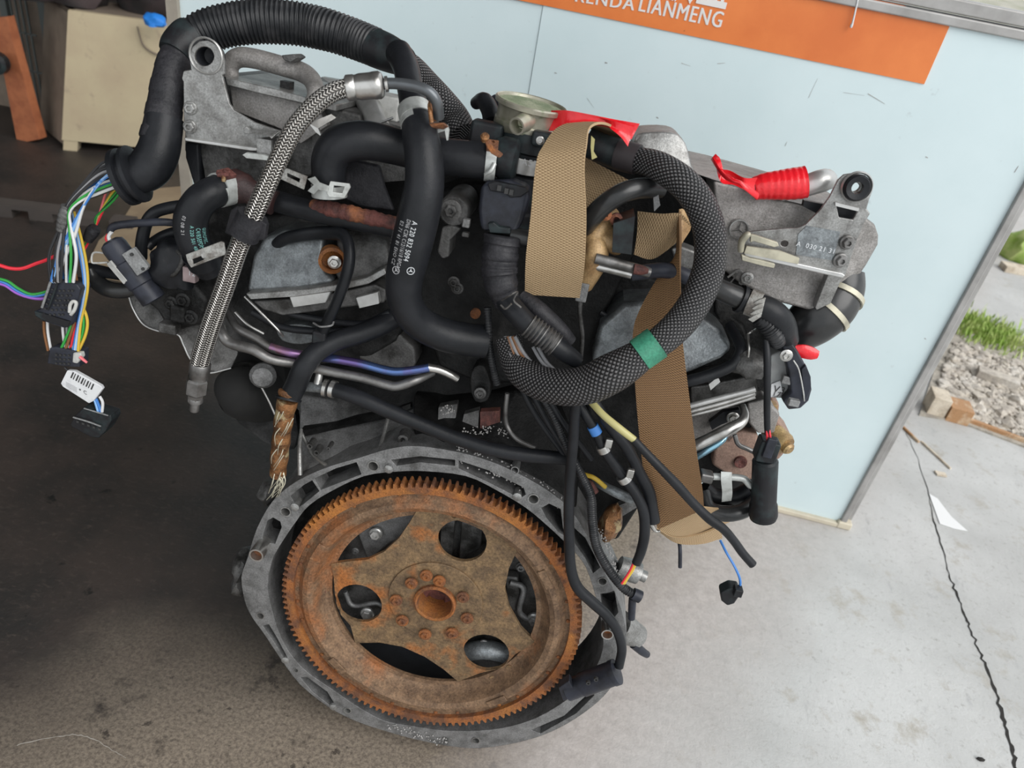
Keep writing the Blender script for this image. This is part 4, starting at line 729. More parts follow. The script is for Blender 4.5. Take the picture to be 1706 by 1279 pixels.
cb2 = plate('silver_elbow', [(1056,238,.06),(1062,224,.06),(1085,220,.06),(1118,221,.06),(1136,230,.06),(1146,250,.06),(1152,276,.06),(1160,296,.06),(1130,292,.05),(1090,272,.05),(1058,262,.05)], .06, 'alu', ICR, bevel=.010, sm=2, label='bright cast elbow')
tube('tape_flag', [(1322,583,.022),(1338,585,.022),(1353,589,.022),(1363,591,.022)], [9,12,11,7], 'tape_red', ENG, 10, squash=.5, label='loose end of red tape')

plate('side_casting', [(330,300,.075),(420,298,.075),(432,400,.07),(360,480,.07),(325,440,.07)], .10, 'cast_dark', ENG, bevel=.003)
plate('side_casting', [(1196,446,.075),(1288,504,.075),(1312,556,.075),(1296,604,.07),(1285,665,.07),(1255,668,.07),(1225,600,.07),(1190,520,.075)], .10, 'cast_dark', ENG, bevel=.003)

text_plane('stamped_number', 'A  030 21 31', .0052, P(1326,409,.0176), (P(1372,419,.0176)-P(1326,409,.0176))/np.linalg.norm(P(1372,419,.0176)-P(1326,409,.0176)), EZ, 'white_print', brr)

plate('mount_back', [(1165,776,.065),(1264,776,.065),(1264,838,.065),(1235,850,.06),(1185,852,.06)], .04, 'soot', ENG)
# ---- intake mass in the V, dark and grimy behind the hoses
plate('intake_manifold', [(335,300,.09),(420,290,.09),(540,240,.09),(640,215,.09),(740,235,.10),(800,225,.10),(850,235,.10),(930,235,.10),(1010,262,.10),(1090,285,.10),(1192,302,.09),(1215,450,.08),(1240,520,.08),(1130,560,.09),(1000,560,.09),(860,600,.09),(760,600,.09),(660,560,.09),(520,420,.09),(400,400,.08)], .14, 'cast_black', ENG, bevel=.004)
ctr = plate('water_manifold', [(690,380,.05),(720,320,.06),(780,300,.06),(880,300,.06),(1000,330,.06),(1060,420,.06),(1010,520,.05),(1000,600,.05),(900,640,.045),(800,640,.045),(730,610,.045),(700,520,.05)], .06, 'cast_black', ENG, bevel=.004)
c = P(752,350,.0); bolt(ctr, c, 11*mpp(c), 'cast_grime', washer=1.6, h=.9); lathe('boss', P(756,352,.006), -EY, [(.013,-.05), (.0125,-.002), (.011,0), (0,0)], 'cast_grime', ctr)
plate('mount_ear', [(736,378,.005),(752,374,.005),(770,380,.005),(750,400,.005),(748,428,.01),(736,432,.01),(728,420,.01)], .03, 'cast_grime', ctr, bevel=.002); box('small_clip', P(777,371,.0), (.006,.006,.007), 'cast', ctr, ax=EAX, bevel=.001); box('small_clip', P(776,390,.004), (.006,.006,.004), 'cast_grime', ctr, ax=EAX, bevel=.001)
for px, py, y in ((762,480,.03), (756,470,.03), (800,655,.025)): c = P(px, py, y); bolt(ctr, c, 7*mpp(c), 'cast_grime')
plate('sensor_boss', [(782,636,.03),(790,612,.03),(806,610,.03),(818,640,.03),(812,668,.03),(790,668,.03)], .03, 'cast_dark', ctr, bevel=.003, sm=2); lathe('oil_seal_stain', P(792,522,.040), -EY, [(.0045,-.002), (.0045,.002), (0,.003)], 'rust', ctr, 12)
plate('gusset', [(578,264,.02),(632,276,.02),(640,310,.02),(656,352,.02),(600,345,.02),(570,330,.02)], .006, 'tape_black', ENG, bevel=.002, label='dark rubbery gusset plate')
tube('steel_stay', [(968,490,.01),(966,520,.01),(970,560,.01),(968,600,.012)], [5,4,4,3], 'cast_grime', ctr, 10); box('stay_joint', P(970,486,.008), (.009,.006,.016), 'cast', ctr, ax=EAX, bevel=.001)
tube('drain_pipe', [(845,655,.02),(842,690,.02),(846,712,.02),(862,732,.015),(892,746,.01)], 4, 'steel_dull', ctr, 10); tube('drain_pipe', [(1000,520,.05),(1030,540,.05),(1050,570,.05)], 5, 'rubber', ctr, 8)
plate('front_cover', [(990,560,.05),(1030,520,.05),(1060,560,.05),(1050,600,.05),(1000,620,.05)], .02, 'cast_grime', ctr, bevel=.003, sm=2)
# ---- hoses
def clamp(par, p, s, w_=.008, m='zinc', ang=0., ear='rust', t=.0013, screw=True):
    b = band('hose_clamp', p, s, w_, m, par, t)
    if screw:
        c = on_tube(p, s, ang, 1.16); T = np.array([np.interp(s, p.s, p.T[:, k]) for k in range(3)]); o_ = on_tube(p, s, ang, 2)-c; o_ /= np.linalg.norm(o_)
        box('clamp_ear', c, (w_*1.1, .010, .004), ear, b, ax=(T, np.cross(T, o_), o_), bevel=.0008); bolt(b, on_tube(p, s, ang, 1.26), .003, ear, ax=o_, name='screw')
    return b
def tongue(par, p, s, a0, a1, w_, m='zinc', lift=1.045):
    """slotted band end lying on a clamp"""
    n = 7; A_ = [on_tube(p, s-w_/2, a0+(a1-a0)*i/(n-1), lift) for i in range(n)]; B_ = [on_tube(p, s+w_/2, a0+(a1-a0)*i/(n-1), lift) for i in range(n)]
    return ribbon('clamp_tongue', A_, B_, m, par, 3, .0009, 3)
h1 = tube('coolant_hose', [(664,88,.05),(676,112,.03),(684,150,.012),(692,190,-.006),(700,225,-.02),(706,262,-.028),(707,310,-.032),(697,361,-.034),(683,420,-.034),(673,470,-.032),(676,505,-.028),(696,535,-.02),(735,556,-.010),(775,565,-.002),(808,568,.004)], [22,22,22,25,30,32,33,35,34,31,29,28,28,28,28], 'rubber', ENG, 28, n=8, label='large black S-bent coolant hose with white print'); p1 = h1[1]
def s_at(p, px, py):
    q = np.array([(((c_-CAM) @ CR)/((c_-CAM) @ FW)*FPX+853, 639.5-((c_-CAM) @ CU)/((c_-CAM) @ FW)*FPX) for c_ in p.c]); i = np.argmin(np.hypot(q[:, 0]-px, q[:, 1]-py)); return p.s[i]
def ang_at(p, s, px, py):
    best = (9e9, 0)
    for a in np.linspace(-math.pi, math.pi, 361):
        q = on_tube(p, s, a, 1.01); n_ = q-on_tube(p, s, a, .5)
        if n_ @ (CAM-q) < 0: continue
        d = q-CAM; x = (d @ CR)/(d @ FW)*FPX+853; y = 639.5-(d @ CU)/(d @ FW)*FPX; e = (x-px)**2+(y-py)**2
        if e < best[0]: best = (e, a)
    return best[1]
def print_line(s_, px, py, lpx, hpx, p, m, par):
    s0 = s_at(p, px, py); a0 = ang_at(p, s0, px, py); k_ = mpp(on_tube(p, s0, a0))
    a1 = ang_at(p, s0, px+4, py); sg_ = 1 if a1 > a0 else -1
    text_tube('print', s_, hpx*k_/.72, p, s0, a0, m, par, sgn=sg_, dirn=1, length=lpx*k_)
for k, (tx, px, py, lp_, hp_) in enumerate((('A 220 832 5094', 689,362,68,9), ('DN6 C2K C12/16/18 RPGA1P', 680,360,92,7.5), ('E2 71 41 81 EHO CZ', 671,361,76,8), ('PP 220832 08 103', 662,364,72,7))): print_line(tx, px, py, lp_, hp_, p1, 'white_print' if k < 1 else 'grey_print', h1[0])
for px, py in ((686,439),(664,441)):
    s0 = s_at(p1, px, py); a0 = ang_at(p1, s0, px, py); q = on_tube(p1, s0, a0, 1.015); n_ = q-on_tube(p1, s0, a0, .5); n_ /= np.linalg.norm(n_); emblem('printed_star', q, .0030, 'grey_print' if px < 680 else 'white_print', h1[0], n=n_, upv=CU, t=.0003)
cl = clamp(h1[0], p1, s_at(p1, 690, 192), .011, 'zinc', ang_at(p1, s_at(p1,690,192), 712, 190)); tongue(cl, p1, s_at(p1, 690, 196), ang_at(p1, s_at(p1,690,196), 664, 205), ang_at(p1, s_at(p1,690,196), 690, 190), .016)
plate('clamp_head', [(706,196,-.02),(716,206,-.026),(738,205,-.026),(746,212,-.02),(738,216,-.02),(716,213,-.026),(704,203,-.02)], .006, 'rust', cl, bevel=.0008); tube('clamp_lever', [(719,204,-.03),(717,190,-.03),(715,176,-.026),(717,168,-.024)], [4,3.5,3,2], 'copper_wrap', cl, 8); plate('clamp_flag', [(730,212,-.012),(745,208,-.012),(748,216,-.01),(746,234,-.01),(744,234,-.01),(741,218,-.012),(728,222,-.012)], .003, 'zinc', cl)
h2 = tube('coolant_hose', [(549,326,-.004),(548,300,-.004),(549,268,-.004),(566,242,-.004),(608,234,.0),(660,244,.006),(720,258,.006),(780,265,.006),(822,270,.008)], [26,27,30,32,32,30,30,30,29], 'rubber', ENG, 26, label='black hose elbow running behind to the thermostat'); p2 = h2[1]
cl = clamp(h2[0], p2, s_at(p2, 818, 268), .008, 'zinc', ang_at(p2, s_at(p2,818,268), 818, 246), 'rust'); plate('clamp_head', [(806,234,-.016),(815,232,-.016),(822,246,-.018),(838,258,-.018),(832,264,-.02),(818,256,-.02),(810,244,-.018)], .005, 'rust', cl, bevel=.001); lathe('clamp_screw', P(808,227,-.016), -EY+EZ, [(.003,-.004), (.0034,0), (.002,.002), (0,.002)], 'copper_wrap', cl, 10)
tube('band_tail', [(824,272,-.008),(818,284,-.010),(808,290,-.008)], [4,4,3], 'zinc', cl, 8)
cl = clamp(h2[0], p2, s_at(p2, 549, 316), .009, 'zinc', 0, screw=False)
plate('clamp_tongue', [[(550,302,-.024),(582,306,-.020),(584,312,-.019),(574,330,-.020),(548,328,-.024),(544,322,-.024)], [(556,309,-.023),(574,311,-.021),(570,322,-.021),(555,320,-.023)]], .0015, 'zinc', cl, bevel=.0004); plate('clamp_tongue', [(512,298,-.020),(524,294,-.022),(532,304,-.024),(548,310,-.025),(546,320,-.025),(530,316,-.024),(522,324,-.022),(512,318,-.02),(522,308,-.022)], .0015, 'zinc', cl, bevel=.0004)
plate('clamp_tongue', [[(470,290,-.012),(476,280,-.012),(512,294,-.018),(506,316,-.018),(466,298,-.012)], [(478,288,-.013),(500,298,-.017),(498,304,-.017),(478,294,-.013)]], .0015, 'zinc_dirty', cl, bevel=.0004)
h3 = tube('vent_hose', [(408,308,.03),(386,312,.01),(362,318,-.004),(335,334,-.012),(319,362,-.014),(320,394,-.014),(334,424,-.010),(350,448,.0)], [20,24,26,27,28,27,26,24], 'rubber', ENG, 24, label='short black elbow hose with greenish print'); p3 = h3[1]
cl = clamp(h3[0], p3, s_at(p3, 373, 315), .011, 'zinc', ang_at(p3, s_at(p3,373,315), 374, 296), 'rust_dark'); tongue(cl, p3, s_at(p3,374,316), ang_at(p3, s_at(p3,374,316), 366, 318), ang_at(p3, s_at(p3,374,316), 382, 342), .012); tube('t_screw', [(363,291,-.02),(382,291,-.02)], 4, 'rust_dark', cl, 8); tube('t_screw', [(373,290,-.02),(373,302,-.02)], 4, 'copper_wrap', cl, 8)
cl = clamp(h3[0], p3, s_at(p3, 338, 428), .012, 'rubber', 0, screw=False)
plate('clamp_tongue', [[(309,424,-.028),(312,436,-.030),(318,446,-.030),(376,424,-.030),(373,404,-.028),(368,402,-.028)], [(320,432,-.030),(342,424,-.032),(340,432,-.032),(322,440,-.030)]], .0015, 'zinc_dirty', cl, bevel=.0004); tube('rivet', [(338,426,-.034),(341,425,-.034)], 5, 'plastic_pale', cl, 10)
for k, (tx, px, py, lp_, hp_) in enumerate((('GUMOTEC', 337,374,34,8), ('C4/85EPDM', 327,372,40,8), ('A 220 501 48', 318,368,42,6), ('03 08 21', 309,352,30,6))): print_line(tx, px, py, lp_, hp_, p3, 'cyan_print' if k < 3 else 'grey_print', h3[0])
lathe('hose_nozzle', P(400,312,.01), EX*.8-EZ*.2, [(.010,-.012), (.0125,-.008), (.0125,.004), (.010,.008), (.010,.03)], 'rust_black', h3[0], 20)
h4 = tube('heater_pipe', [(405,318,.03),(450,332,.02),(500,346,.015),(560,360,.015),(620,372,.015),(690,388,.02)], [17,18,18,18,17,16], 'rubber', ENG, 18, label='dark pipe under the hoses'); 
tube('rust_scale', [(520,342,.012),(560,350,.008),(610,361,.008),(668,374,.012)], [10,13,13,11], 'rust_dark', h4[0], 12, rf=lambda s: 1+.12*math.sin(s*700)*math.sin(s*333), n=16, label='flaking red rust')
tube('clip_hose', [(450,420,.04),(470,400,.03),(500,392,.025),(540,388,.02),(572,392,.010),(582,420,.0),(578,455,-.004),(562,500,-.004),(548,530,-.002),(538,552,.0)], [9,10,11,12,13,14,14,13,13,12], 'rubber', ENG, 14, label='flat black hose over the left valve cover', squash=.7)
tube('wire_clip', [(522,538,-.012),(534,544,-.016),(552,542,-.014),(556,536,-.01)], 1.6, 'cast', ENG, 6); box('hose_end', P(534,560,.0), (.012,.012,.012), 'plastic', ENG, ax=EAX, bevel=.002)
hb2 = tube('breather_hose', [(668,520,.03),(640,540,.02),(600,556,.012),(560,568,.004),(528,586,-.004),(506,612,-.010),(494,640,-.010),(486,656,-.010)], [16,17,17,17,17,18,18,18], 'rubber', ENG, 18, label='black hose bending down to the copper wrapped tube')
lathe('end_ring', P(483,657,-.010), CU*.9+CR*.3, [(.009,-.003), (.0105,-.001), (.0105,.002), (.009,.003)], 'copper_wrap', hb2[0], 20, closed=True); lathe('end_ring', P(481,664,-.010), CU*.9+CR*.2, [(.009,-.001), (.0112,-.001), (.0112,.001), (.009,.001)], 'rubber', hb2[0], 20, closed=True)
wt = tube('wrapped_tube', [(480,664,-.008),(474,690,-.006),(470,720,-.004),(466,755,.0),(463,790,.004)], [17,16,15,15,13], 'copper_wrap', ENG, 18, rf=lambda s: 1+.05*math.sin(s*300), n=10, label='torn copper coloured heat wrap tube')
random.seed(21)
for k in range(16):
    t = random.random(); px, py = 478-t*16+random.uniform(-14,14), 680+t*140; tube('fibre', [(px, py, -.014), (px-6+random.uniform(-3,3), py+12, -.017), (px-13+random.uniform(-5,5), py+random.uniform(22,32), -.013)], [.9,.8,.4], 'tab_cream', wt[0], 5, n=4)
for k in range(7): tube('fibre', [(464+random.uniform(-8,8), 785, .0), (462+random.uniform(-14,14), 805, -.004), (456+random.uniform(-12,14), 828, -.002)], [.9,.8,.4], 'tab_cream', wt[0], 5, n=4)
tube('fuel_pipe', [(352,520,.02),(368,553,.0),(383,571,-.004),(421,582,-.006),(451,598,-.006),(491,606,.0),(541,617,.002),(602,629,.002),(645,641,.002),(662,643,.002),(690,634,.006),(722,620,.02)], [8,9,9,9,8,8,8,8,8,8,8,6], 'steel_dull', ENG, 14, label='dull steel pipe bent along the left head')
tube('fuel_pipe', [(380,520,.03),(395,545,.01),(426,563,.004),(456,581,.002),(506,591,.006)], [6,7,7,7,7], 'steel_dull', ENG, 12); hp = tube('fuel_pipe', [(450,578,.002),(480,587,.003),(506,591,.006),(540,595,.008)], 7.4, 'steel_purple', ENG, 12, label='purple heat tinted pipe'); hp = tube('fuel_pipe', [(530,594,.008),(564,599,.004),(602,606,.002),(640,616,.002),(665,619,.002),(700,615,.002),(716,612,.002)], 7.4, 'steel_blue', ENG, 12, label='heat-blued steel pipe'); tube('pipe_end', [(712,612,.002),(732,616,.004),(752,625,.006),(762,631,.008)], [7.5,7,6.5,6], 'steel', ENG, 12)
for q in ([(408,494,.014),(430,516,.01),(462,548,.008),(472,560,.012)], [(392,520,.01),(412,540,.006),(440,556,.006)]): tube('glint_rod', [(a, b, y) for a, b, y in q], 2.4, 'steel', ENG, 8)
rh = tube('long_hose', [(548,646,-.002),(575,654,-.004),(602,664,-.006),(652,686,-.006),(700,706,-.006),(760,730,-.006),(820,748,-.006),(880,758,-.004),(950,764,.0)], [12,13,13,13,12,12,12,12,11], 'rubber', ENG, 16, label='long black hose crossing above the flange')
tube('hose_fitting', [(508,644,.002),(530,645,.0),(548,646,-.002)], [8,9,9], 'alu_blue', ENG, 14); tube('fitting_arm', [(529,640,.0),(532,620,.004),(530,608,.01)], [7,6,4], 'alu_clean', ENG, 10); band('hose_clamp', rh[1], .004, .004, 'steel', rh[0], .0014); lathe('hose_ferrule', P(543,646,-.002), P(552,648,-.002)-P(540,645,-.002), [(.0055,-.003), (.0078,-.002), (.0078,.001), (.0055,.002)], 'steel', rh[0], 16)
# ---- braided steel hose
bh = tube('braided_hose', [(580,146,-.030),(556,153,-.038),(527,173,-.045),(492,212,-.052),(466,262,-.056),(443,312,-.058),(424,355,-.058),(398,411,-.056),(376,474,-.052),(353,537,-.046),(338,585,-.040),(333,604,-.038)], [15,15.5,16,16,16,16,16,16,16,16,16,15.5], 'braid_steel', ENG, 24, n=10, label='braided stainless steel hose')
d = P(628,142,-.026)-P(576,147,-.030); d /= np.linalg.norm(d); lathe('crimp_collar', P(576,147,-.030), d, [(.0075,0), (.0088,.001), (.0088,.006), (.0082,.007), (.0090,.010), (.0090,.018), (.0094,.020), (.0094,.024), (.0080,.026), (.005,.027)], 'steel', bh[0], 24)
tube('hose_pipe', [(626,142,-.026),(650,139,-.026),(676,141,-.028),(700,146,-.030),(718,156,-.030),(728,172,-.028),(731,196,-.022)], [9,9,9.5,9.5,9.5,9.5,9], 'pipe_coated', bh[0], 16, label='grey coated pipe bend'); lathe('pipe_ring', P(644,140,-.026), d, [(.0047,-.001), (.0053,-.001), (.0053,.001), (.0047,.001)], 'steel', bh[0], 16, closed=True)
d = P(324,682,-.036)-P(334,600,-.038); d /= np.linalg.norm(d); lathe('crimp_collar', P(334,604,-.038), d, [(.0078,0), (.0085,.001), (.0085,.010), (.0075,.012), (.0075,.015)], 'steel_dull', bh[0], 22); lathe('hex_nut', P(328,636,-.0375), d, [(.0078,-.004), (.0090,-.002), (.0090,.010), (.0070,.012), (.0065,.014), (.0065,.018)], 'steel_dull', bh[0], 6, sharp=25); lathe('hose_tip', P(326,662,-.037), d, [(.0058,0), (.0062,.001), (.0062,.004), (.004,.005), (.004,.013), (.003,.014)], 'steel_dull', bh[0], 16)
band('rubber_strap', bh[1], s_at(bh[1], 414, 375), .018, 'tape_black', bh[0], .004, label='black rubber strap'); plate('strap_flag', [(374,388,-.05),(384,350,-.05),(392,345,-.056),(444,374,-.062),(440,400,-.06),(404,404,-.058)], .006, 'tape_black', bh[0], bevel=.001)
# ---- thermostat neck and pump in the middle
up_ = V(0,0,1)+EX*.06+EY*.06
neck = lathe('throttle_neck', P(876,214,.045), up_, [(.024,-.004), (.0262,.0), (.0262,.005), (.0252,.006), (.0252,.014), (.0262,.016), (.0285,.017), (.0290,.020), (.0278,.021), (.0268,.0205), (.0262,.018), (.020,.0172), (0,.017)], 'neck_metal', ENG, 40, label='round metal throttle neck');
lathe('gasket_face', P(876,214,.045)+up_/np.linalg.norm(up_)*.0174, up_, [(.0258,0), (.0258,.0012), (.022,.0010), (.012,.0004), (0,.0003)], 'gasket_green', neck, 32, label='greenish stained gasket face')
lathe('nozzle', P(872,204,.018), -EY*.8-EX*.35-EZ*.25, [(.0075,-.010), (.0075,.0), (.0066,.004), (.0066,.010), (.0052,.010), (.0048,.0), (0,.0)], 'neck_metal', neck, 18)
pb = lathe('pump_body', P(882,222,.045), -up_, [(.026,-.004), (.027,.0), (.027,.010), (.0245,.012), (.0245,.020), (.026,.021), (.026,.024), (.019,.026), (.019,.060), (.021,.062), (.021,.075)], 'plastic', ENG, 32, label='black plastic pump body'); box('pump_lug', P(812,222,.03), (.026,.02,.018), 'plastic', pb, ax=EAX, bevel=.003); box('pump_lug', P(905,232,.018), (.018,.012,.012), 'plastic', pb, ax=EAX, bevel=.003)
tube('side_hose', [(792,172,.09),(806,168,.08),(816,184,.07),(820,205,.06)], [10,14,15,15], 'rubber', pb, 14); tube('side_hose', [(822,164,.09),(832,176,.085),(836,200,.08)], [8,9,9], 'plastic_navy', pb, 12); bolt(pb, P(900,234,.010), .0022, 'steel')
lathe('rating_label', P(872,256,.035), -up_, [(.0195,-.0005), (.0200,.0), (.0200,.011), (.0195,.0115)], 'alu_clean', pb, 32, closed=True, label='silver rating label'); lathe('pump_cap', P(868,288,.03), -up_, [(.0185,0), (.0185,.010), (.015,.012)], 'rubber', pb, 28)
lathe('end_bell', P(836,262,.012), EX*.9, [(.013,-.006), (.016,.0), (.016,.010), (.012,.013)], 'plastic', pb, 24)
# connector box and taped trunk
cn = plate('loom_plug', [(800,312,-.004),(812,302,-.004),(850,300,-.004),(880,312,-.004),(882,330,-.004),(870,372,-.012),(862,386,-.014),(800,384,-.012),(796,350,-.006)], .03, 'plastic_navy', ENG, bevel=.004, label='large black multi-pin plug'); plate('plug_top', [(812,306,-.008),(826,302,-.008),(876,312,-.008),(880,320,-.008),(868,328,-.008),(850,330,-.008),(842,322,-.008),(816,318,-.008)], .006, 'plastic', cn, bevel=.001)
for px, py in ((832,313),(844,318),(852,320)): box('plug_slot', P(px, py, -.010), (.003,.003,.004), 'ink', cn, ax=EAX)
plate('plug_latch', [(812,372,-.016),(822,370,-.018),(832,378,-.018),(850,380,-.018),(850,390,-.018),(816,388,-.018)], .006, 'plastic', cn, bevel=.001); lathe('plug_pin', P(872,396,-.01), EX, [(.006,-.01), (.007,.0), (.007,.010), (.004,.014)], 'rubber_gloss', cn, 16)
# ---- tan and steel bits between strap and loom loop
tc = tube('brass_elbow', [(968,470,.02),(985,440,.012),(992,420,.010),(990,398,.014),(1004,376,.02),(1022,352,.03)], [22,24,22,18,16,12], 'tan_cast', ENG, 16, label='tan coloured pipe elbow'); blob('brass_boss', P(1012,402,.02), (.014,.012,.012), 'tan_cast', None, None, 44, 3, tc[0]); lathe('brass_eye', P(1027,366,.008), -EY, [(.0045,-.006), (.005,.0), (.0025,.001), (.002,-.004), (0,-.004)], 'rust_dark', tc[0], 14); bolt(tc[0], P(1010,358,.004), .003, 'rust_dark')
tube('arc_pipe', [(974,378,.012),(988,360,.004),(1008,340,.0),(1034,323,.0),(1064,314,.006),(1100,314,.02)], [16,17,17,17,17,16], 'rubber_gloss', ENG, 18, label='glossy black curved pipe')
tube('fuel_rail', [(992,430,.0),(1030,440,.0),(1060,448,.002),(1082,454,.004)], 9, 'steel_dull', ENG, 14, label='dark steel rail'); tube('fuel_rail', [(994,443,.004),(1024,450,.004),(1052,457,.004)], 8, 'steel', ENG, 12, label='bright steel rail'); tube('rail_tip', [(1056,448,-.002),(1070,450,-.002),(1080,452,-.002)], [9,8,4], 'rust_dark', ENG, 10)
plate('mount_post', [(1022,372,.0),(1034,368,.0),(1058,360,.0),(1052,424,.0),(1020,420,.0)], .03, 'plastic', ENG, bevel=.002); plate('fin_bracket', [(1088,320,.01),(1096,318,.01),(1100,342,.01),(1090,352,.01)], .01, 'cast', ENG)
plate('steel_fitting', [(1118,414,.02),(1136,410,.02),(1162,420,.02),(1158,450,.02),(1130,450,.02)], .02, 'alu', ENG, bevel=.002); tube('vent_line', [(1052,456,.008),(1100,450,.008),(1130,455,.01),(1160,468,.012),(1192,476,.012)], [12,13,13,13,13], 'plastic_navy', ENG, 14)
# right coolant stub, clamp and elbow
rs = tube('radiator_stub', [(1186,476,.008),(1212,488,.006),(1240,500,.006)], [17,18,18], 'rubber_gloss', ENG, 20, label='glossy black stub'); band('lip', rs[1], rs[1].s[-1]*.9, .003, 'rubber', rs[0], .0025)
re_ = tube('elbow_hose', [(1240,500,.006),(1262,508,.002),(1286,520,.002),(1302,540,.008),(1308,566,.02)], [19,20,22,23,22], 'rubber', ENG, 22, label='grey-black elbow hose'); cl = clamp(re_[0], re_[1], .008, .009, 'zinc_dirty', 0, screw=False)
for k in range(4): plate('clamp_tongue', [(1246+k*3,532-k*9,-.014),(1256+k*3,526-k*9,-.016),(1270+k*2,520-k*8,-.016),(1268+k*2,528-k*8,-.016),(1254+k*3,537-k*9,-.014)], .002, 'zinc_dirty', cl, bevel=.0004)
tube('convoluted_hose', [(1262,528,.0),(1276,540,.0),(1290,558,.0),(1296,572,.004)], [12,14,14,12], 'loom_plastic', ENG, 14, step=.0007, rf=lambda s: 1+.10*(1 if math.sin(s*2300) > 0 else -.5), label='ribbed black sleeve')
# ignition module at right
im = plate('ignition_module', [(1284,592,.015),(1302,584,.015),(1310,590,.015),(1318,618,.015),(1324,655,.015),(1318,664,.015),(1290,664,.015),(1280,660,.015)], .03, 'module_grey', ENG, bevel=.002, label='grey ignition module'); plate('module_cover', [(1298,560,.01),(1310,556,.01),(1330,586,.006),(1340,604,.005),(1349,624,.006),(1353,650,.008),(1348,668,.01),(1334,681,.012),(1314,683,.012),(1304,668,.006),(1318,656,.004),(1314,620,.004),(1306,592,.006)], .03, 'plastic_navy', im, bevel=.002, label='black angular cover')
plate('module_facet', [(1335,616,.002),(1343,608,.002),(1351,628,.003),(1352,648,.004),(1343,668,.006),(1339,666,.006)], .006, 'plastic_navy', im, bevel=.001); tube('module_edge', [(1322,600,.002),(1331,616,.001),(1338,650,.002),(1340,668,.004)], 1.2, 'plastic_pale', im, 6); plate('module_label', [(1285,640,.0135),(1300,634,.0135),(1304,655,.0135),(1284,662,.0135)], .0006, 'label_white', im)
text_plane('module_print', 'V36', .0085, P(1287,652,.0128), EX, EZ, 'ink', im); text_plane('module_print', '1726', .0062, P(1286,659,.0128), EX, EZ, 'ink', im); bolt(im, P(1310,592,-.002), .0035, 'steel'); box('module_catch', P(1310,632,.008), (.008,.006,.007), 'plastic_grey', im, ax=EAX, bevel=.001); box('module_socket', P(1322,670,.0), (.009,.006,.006), 'plastic_grey', im, ax=EAX, bevel=.001)
# ================================================================== wiring harness, lifting strap
HN = thing('wiring_harness', 'thick black conduit arched over the left of the engine, coloured wires hanging from its end', 'wiring harness', P(270,214,.03), R_ENG)
corr = lambda pitch, a: (lambda s: 1+a*(1 if math.sin(2*math.pi*s/pitch) > -.1 else -1))
cp = path([(318,66,.06),(345,52,.065),(380,42,.07),(425,36,.075),(472,37,.08),(515,43,.085),(552,52,.085),(590,65,.085),(628,80,.08)], [31,33,33,34,34,33,32,31,30], step=.00045)
tube('corrugated_conduit', None, None, 'loom_plastic', HN, 26, rf=lambda s: 1+.045*max(-.6, math.sin(2*math.pi*s/.0036)), p=cp, label='ribbed black conduit')
tube('conduit_sleeve', [(624,79,.08),(645,88,.075),(664,97,.07),(676,104,.066)], [31,30,27,23], 'plastic', HN, 22, hollow=True); tube('conduit_cuff', [(292,92,.045),(300,80,.05),(312,70,.056),(322,64,.06)], [28,32,35,35], 'plastic', HN, 22, label='black rubber cuff')
tube('tape_wrap', [(262,236,.012),(270,205,.018),(276,168,.026),(284,124,.036),(298,84,.05)], [29,29,28,27,27], 'tape_black', HN, 22, n=14, rf=lambda s: 1+.018*(1 if math.sin(s*330) > 0 else -1), label='black tape wrapped trunk')
tube('rubber_boot', [(218,292,.0),(232,290,.002),(250,278,.006),(264,252,.010),(271,218,.016),(274,196,.02)], [30,32,34,33,31,30], 'rubber', HN, 24, label='black rubber boot'); d = P(205,296,.0)-P(232,288,.002); d /= np.linalg.norm(d)
lathe('grommet', P(222,291,.0), d, [(.018,-.004), (.0225,-.003), (.0225,.0), (.019,.001), (.019,.004), (.0225,.005), (.0225,.009), (.018,.011), (.012,.011)], 'rubber', HN, 28)
tube('braided_sleeve', [(672,98,.08),(690,112,.09),(712,138,.10),(736,168,.10),(758,198,.10),(772,224,.09)], [16,18,20,23,25,24], 'braid_black', HN, 20, n=8)
random.seed(4)
WC = ['wire_black','wire_grey','wire_white','wire_black','wire_brown','wire_black','wire_white','wire_grey']+['wire_white','wire_black','wire_lightblue','wire_blue','wire_grey','wire_black','wire_white','wire_brown','wire_blue','wire_green','wire_black','wire_grey','wire_white','wire_black']
def wire(pts, m, r=2.0, par=None): return tube('wire', pts, r, m, par or HN, 7, n=6)
for k, m_ in enumerate(WC):
    t = k/(len(WC)-1); y0 = 268+t*40; o = random.uniform(-.008,.008)
    wire([(206, y0, .0+o), (172-6*t, y0+2+t*14, o), (138-4*t, 306+t*30, -.006+o), (112+4*t, 340+t*14, -.008+o), (98+t*22, 382, -.008+o), (86+t*38+random.uniform(-6,6), 425, -.010+o), (84+t*40, 470, -.008+o)], m_, random.choice([1.8,2.2,2.6]))
for k, (m_, dx) in enumerate((('wire_lightblue',0),('wire_white',7),('wire_blue',-5))): wire([(200,278+k*3,-.006), (168,302,-.012), (140,342,-.014), (118+dx,392,-.014), (100+dx,432,-.014), (88+dx*.6,470,-.012)], m_, 2.6)
for k, (m_, dx) in enumerate((('wire_blue',0),('wire_lightblue',4),('wire_yellow',8),('wire_brown',-14),('wire_green',-22),('wire_white',3))): wire([(120+dx*.4,352,-.004), (128+dx,400,-.004), (136+dx,440,-.004), (140+dx*.8,474,-.004), (137+dx*.6,505,-.004), (130+dx*.5,540,-.004), (122+dx,585,-.004)], m_, 2.3)
for k, (m_, dx) in enumerate((('wire_yellow',0),('wire_green',-6),('wire_white',-14),('wire_red',-20))): wire([(133+dx*.3,500,-.002), (145+dx,530,-.002), (143+dx,556,-.002), (130+dx*.7,586,-.002)], m_, 2.4)
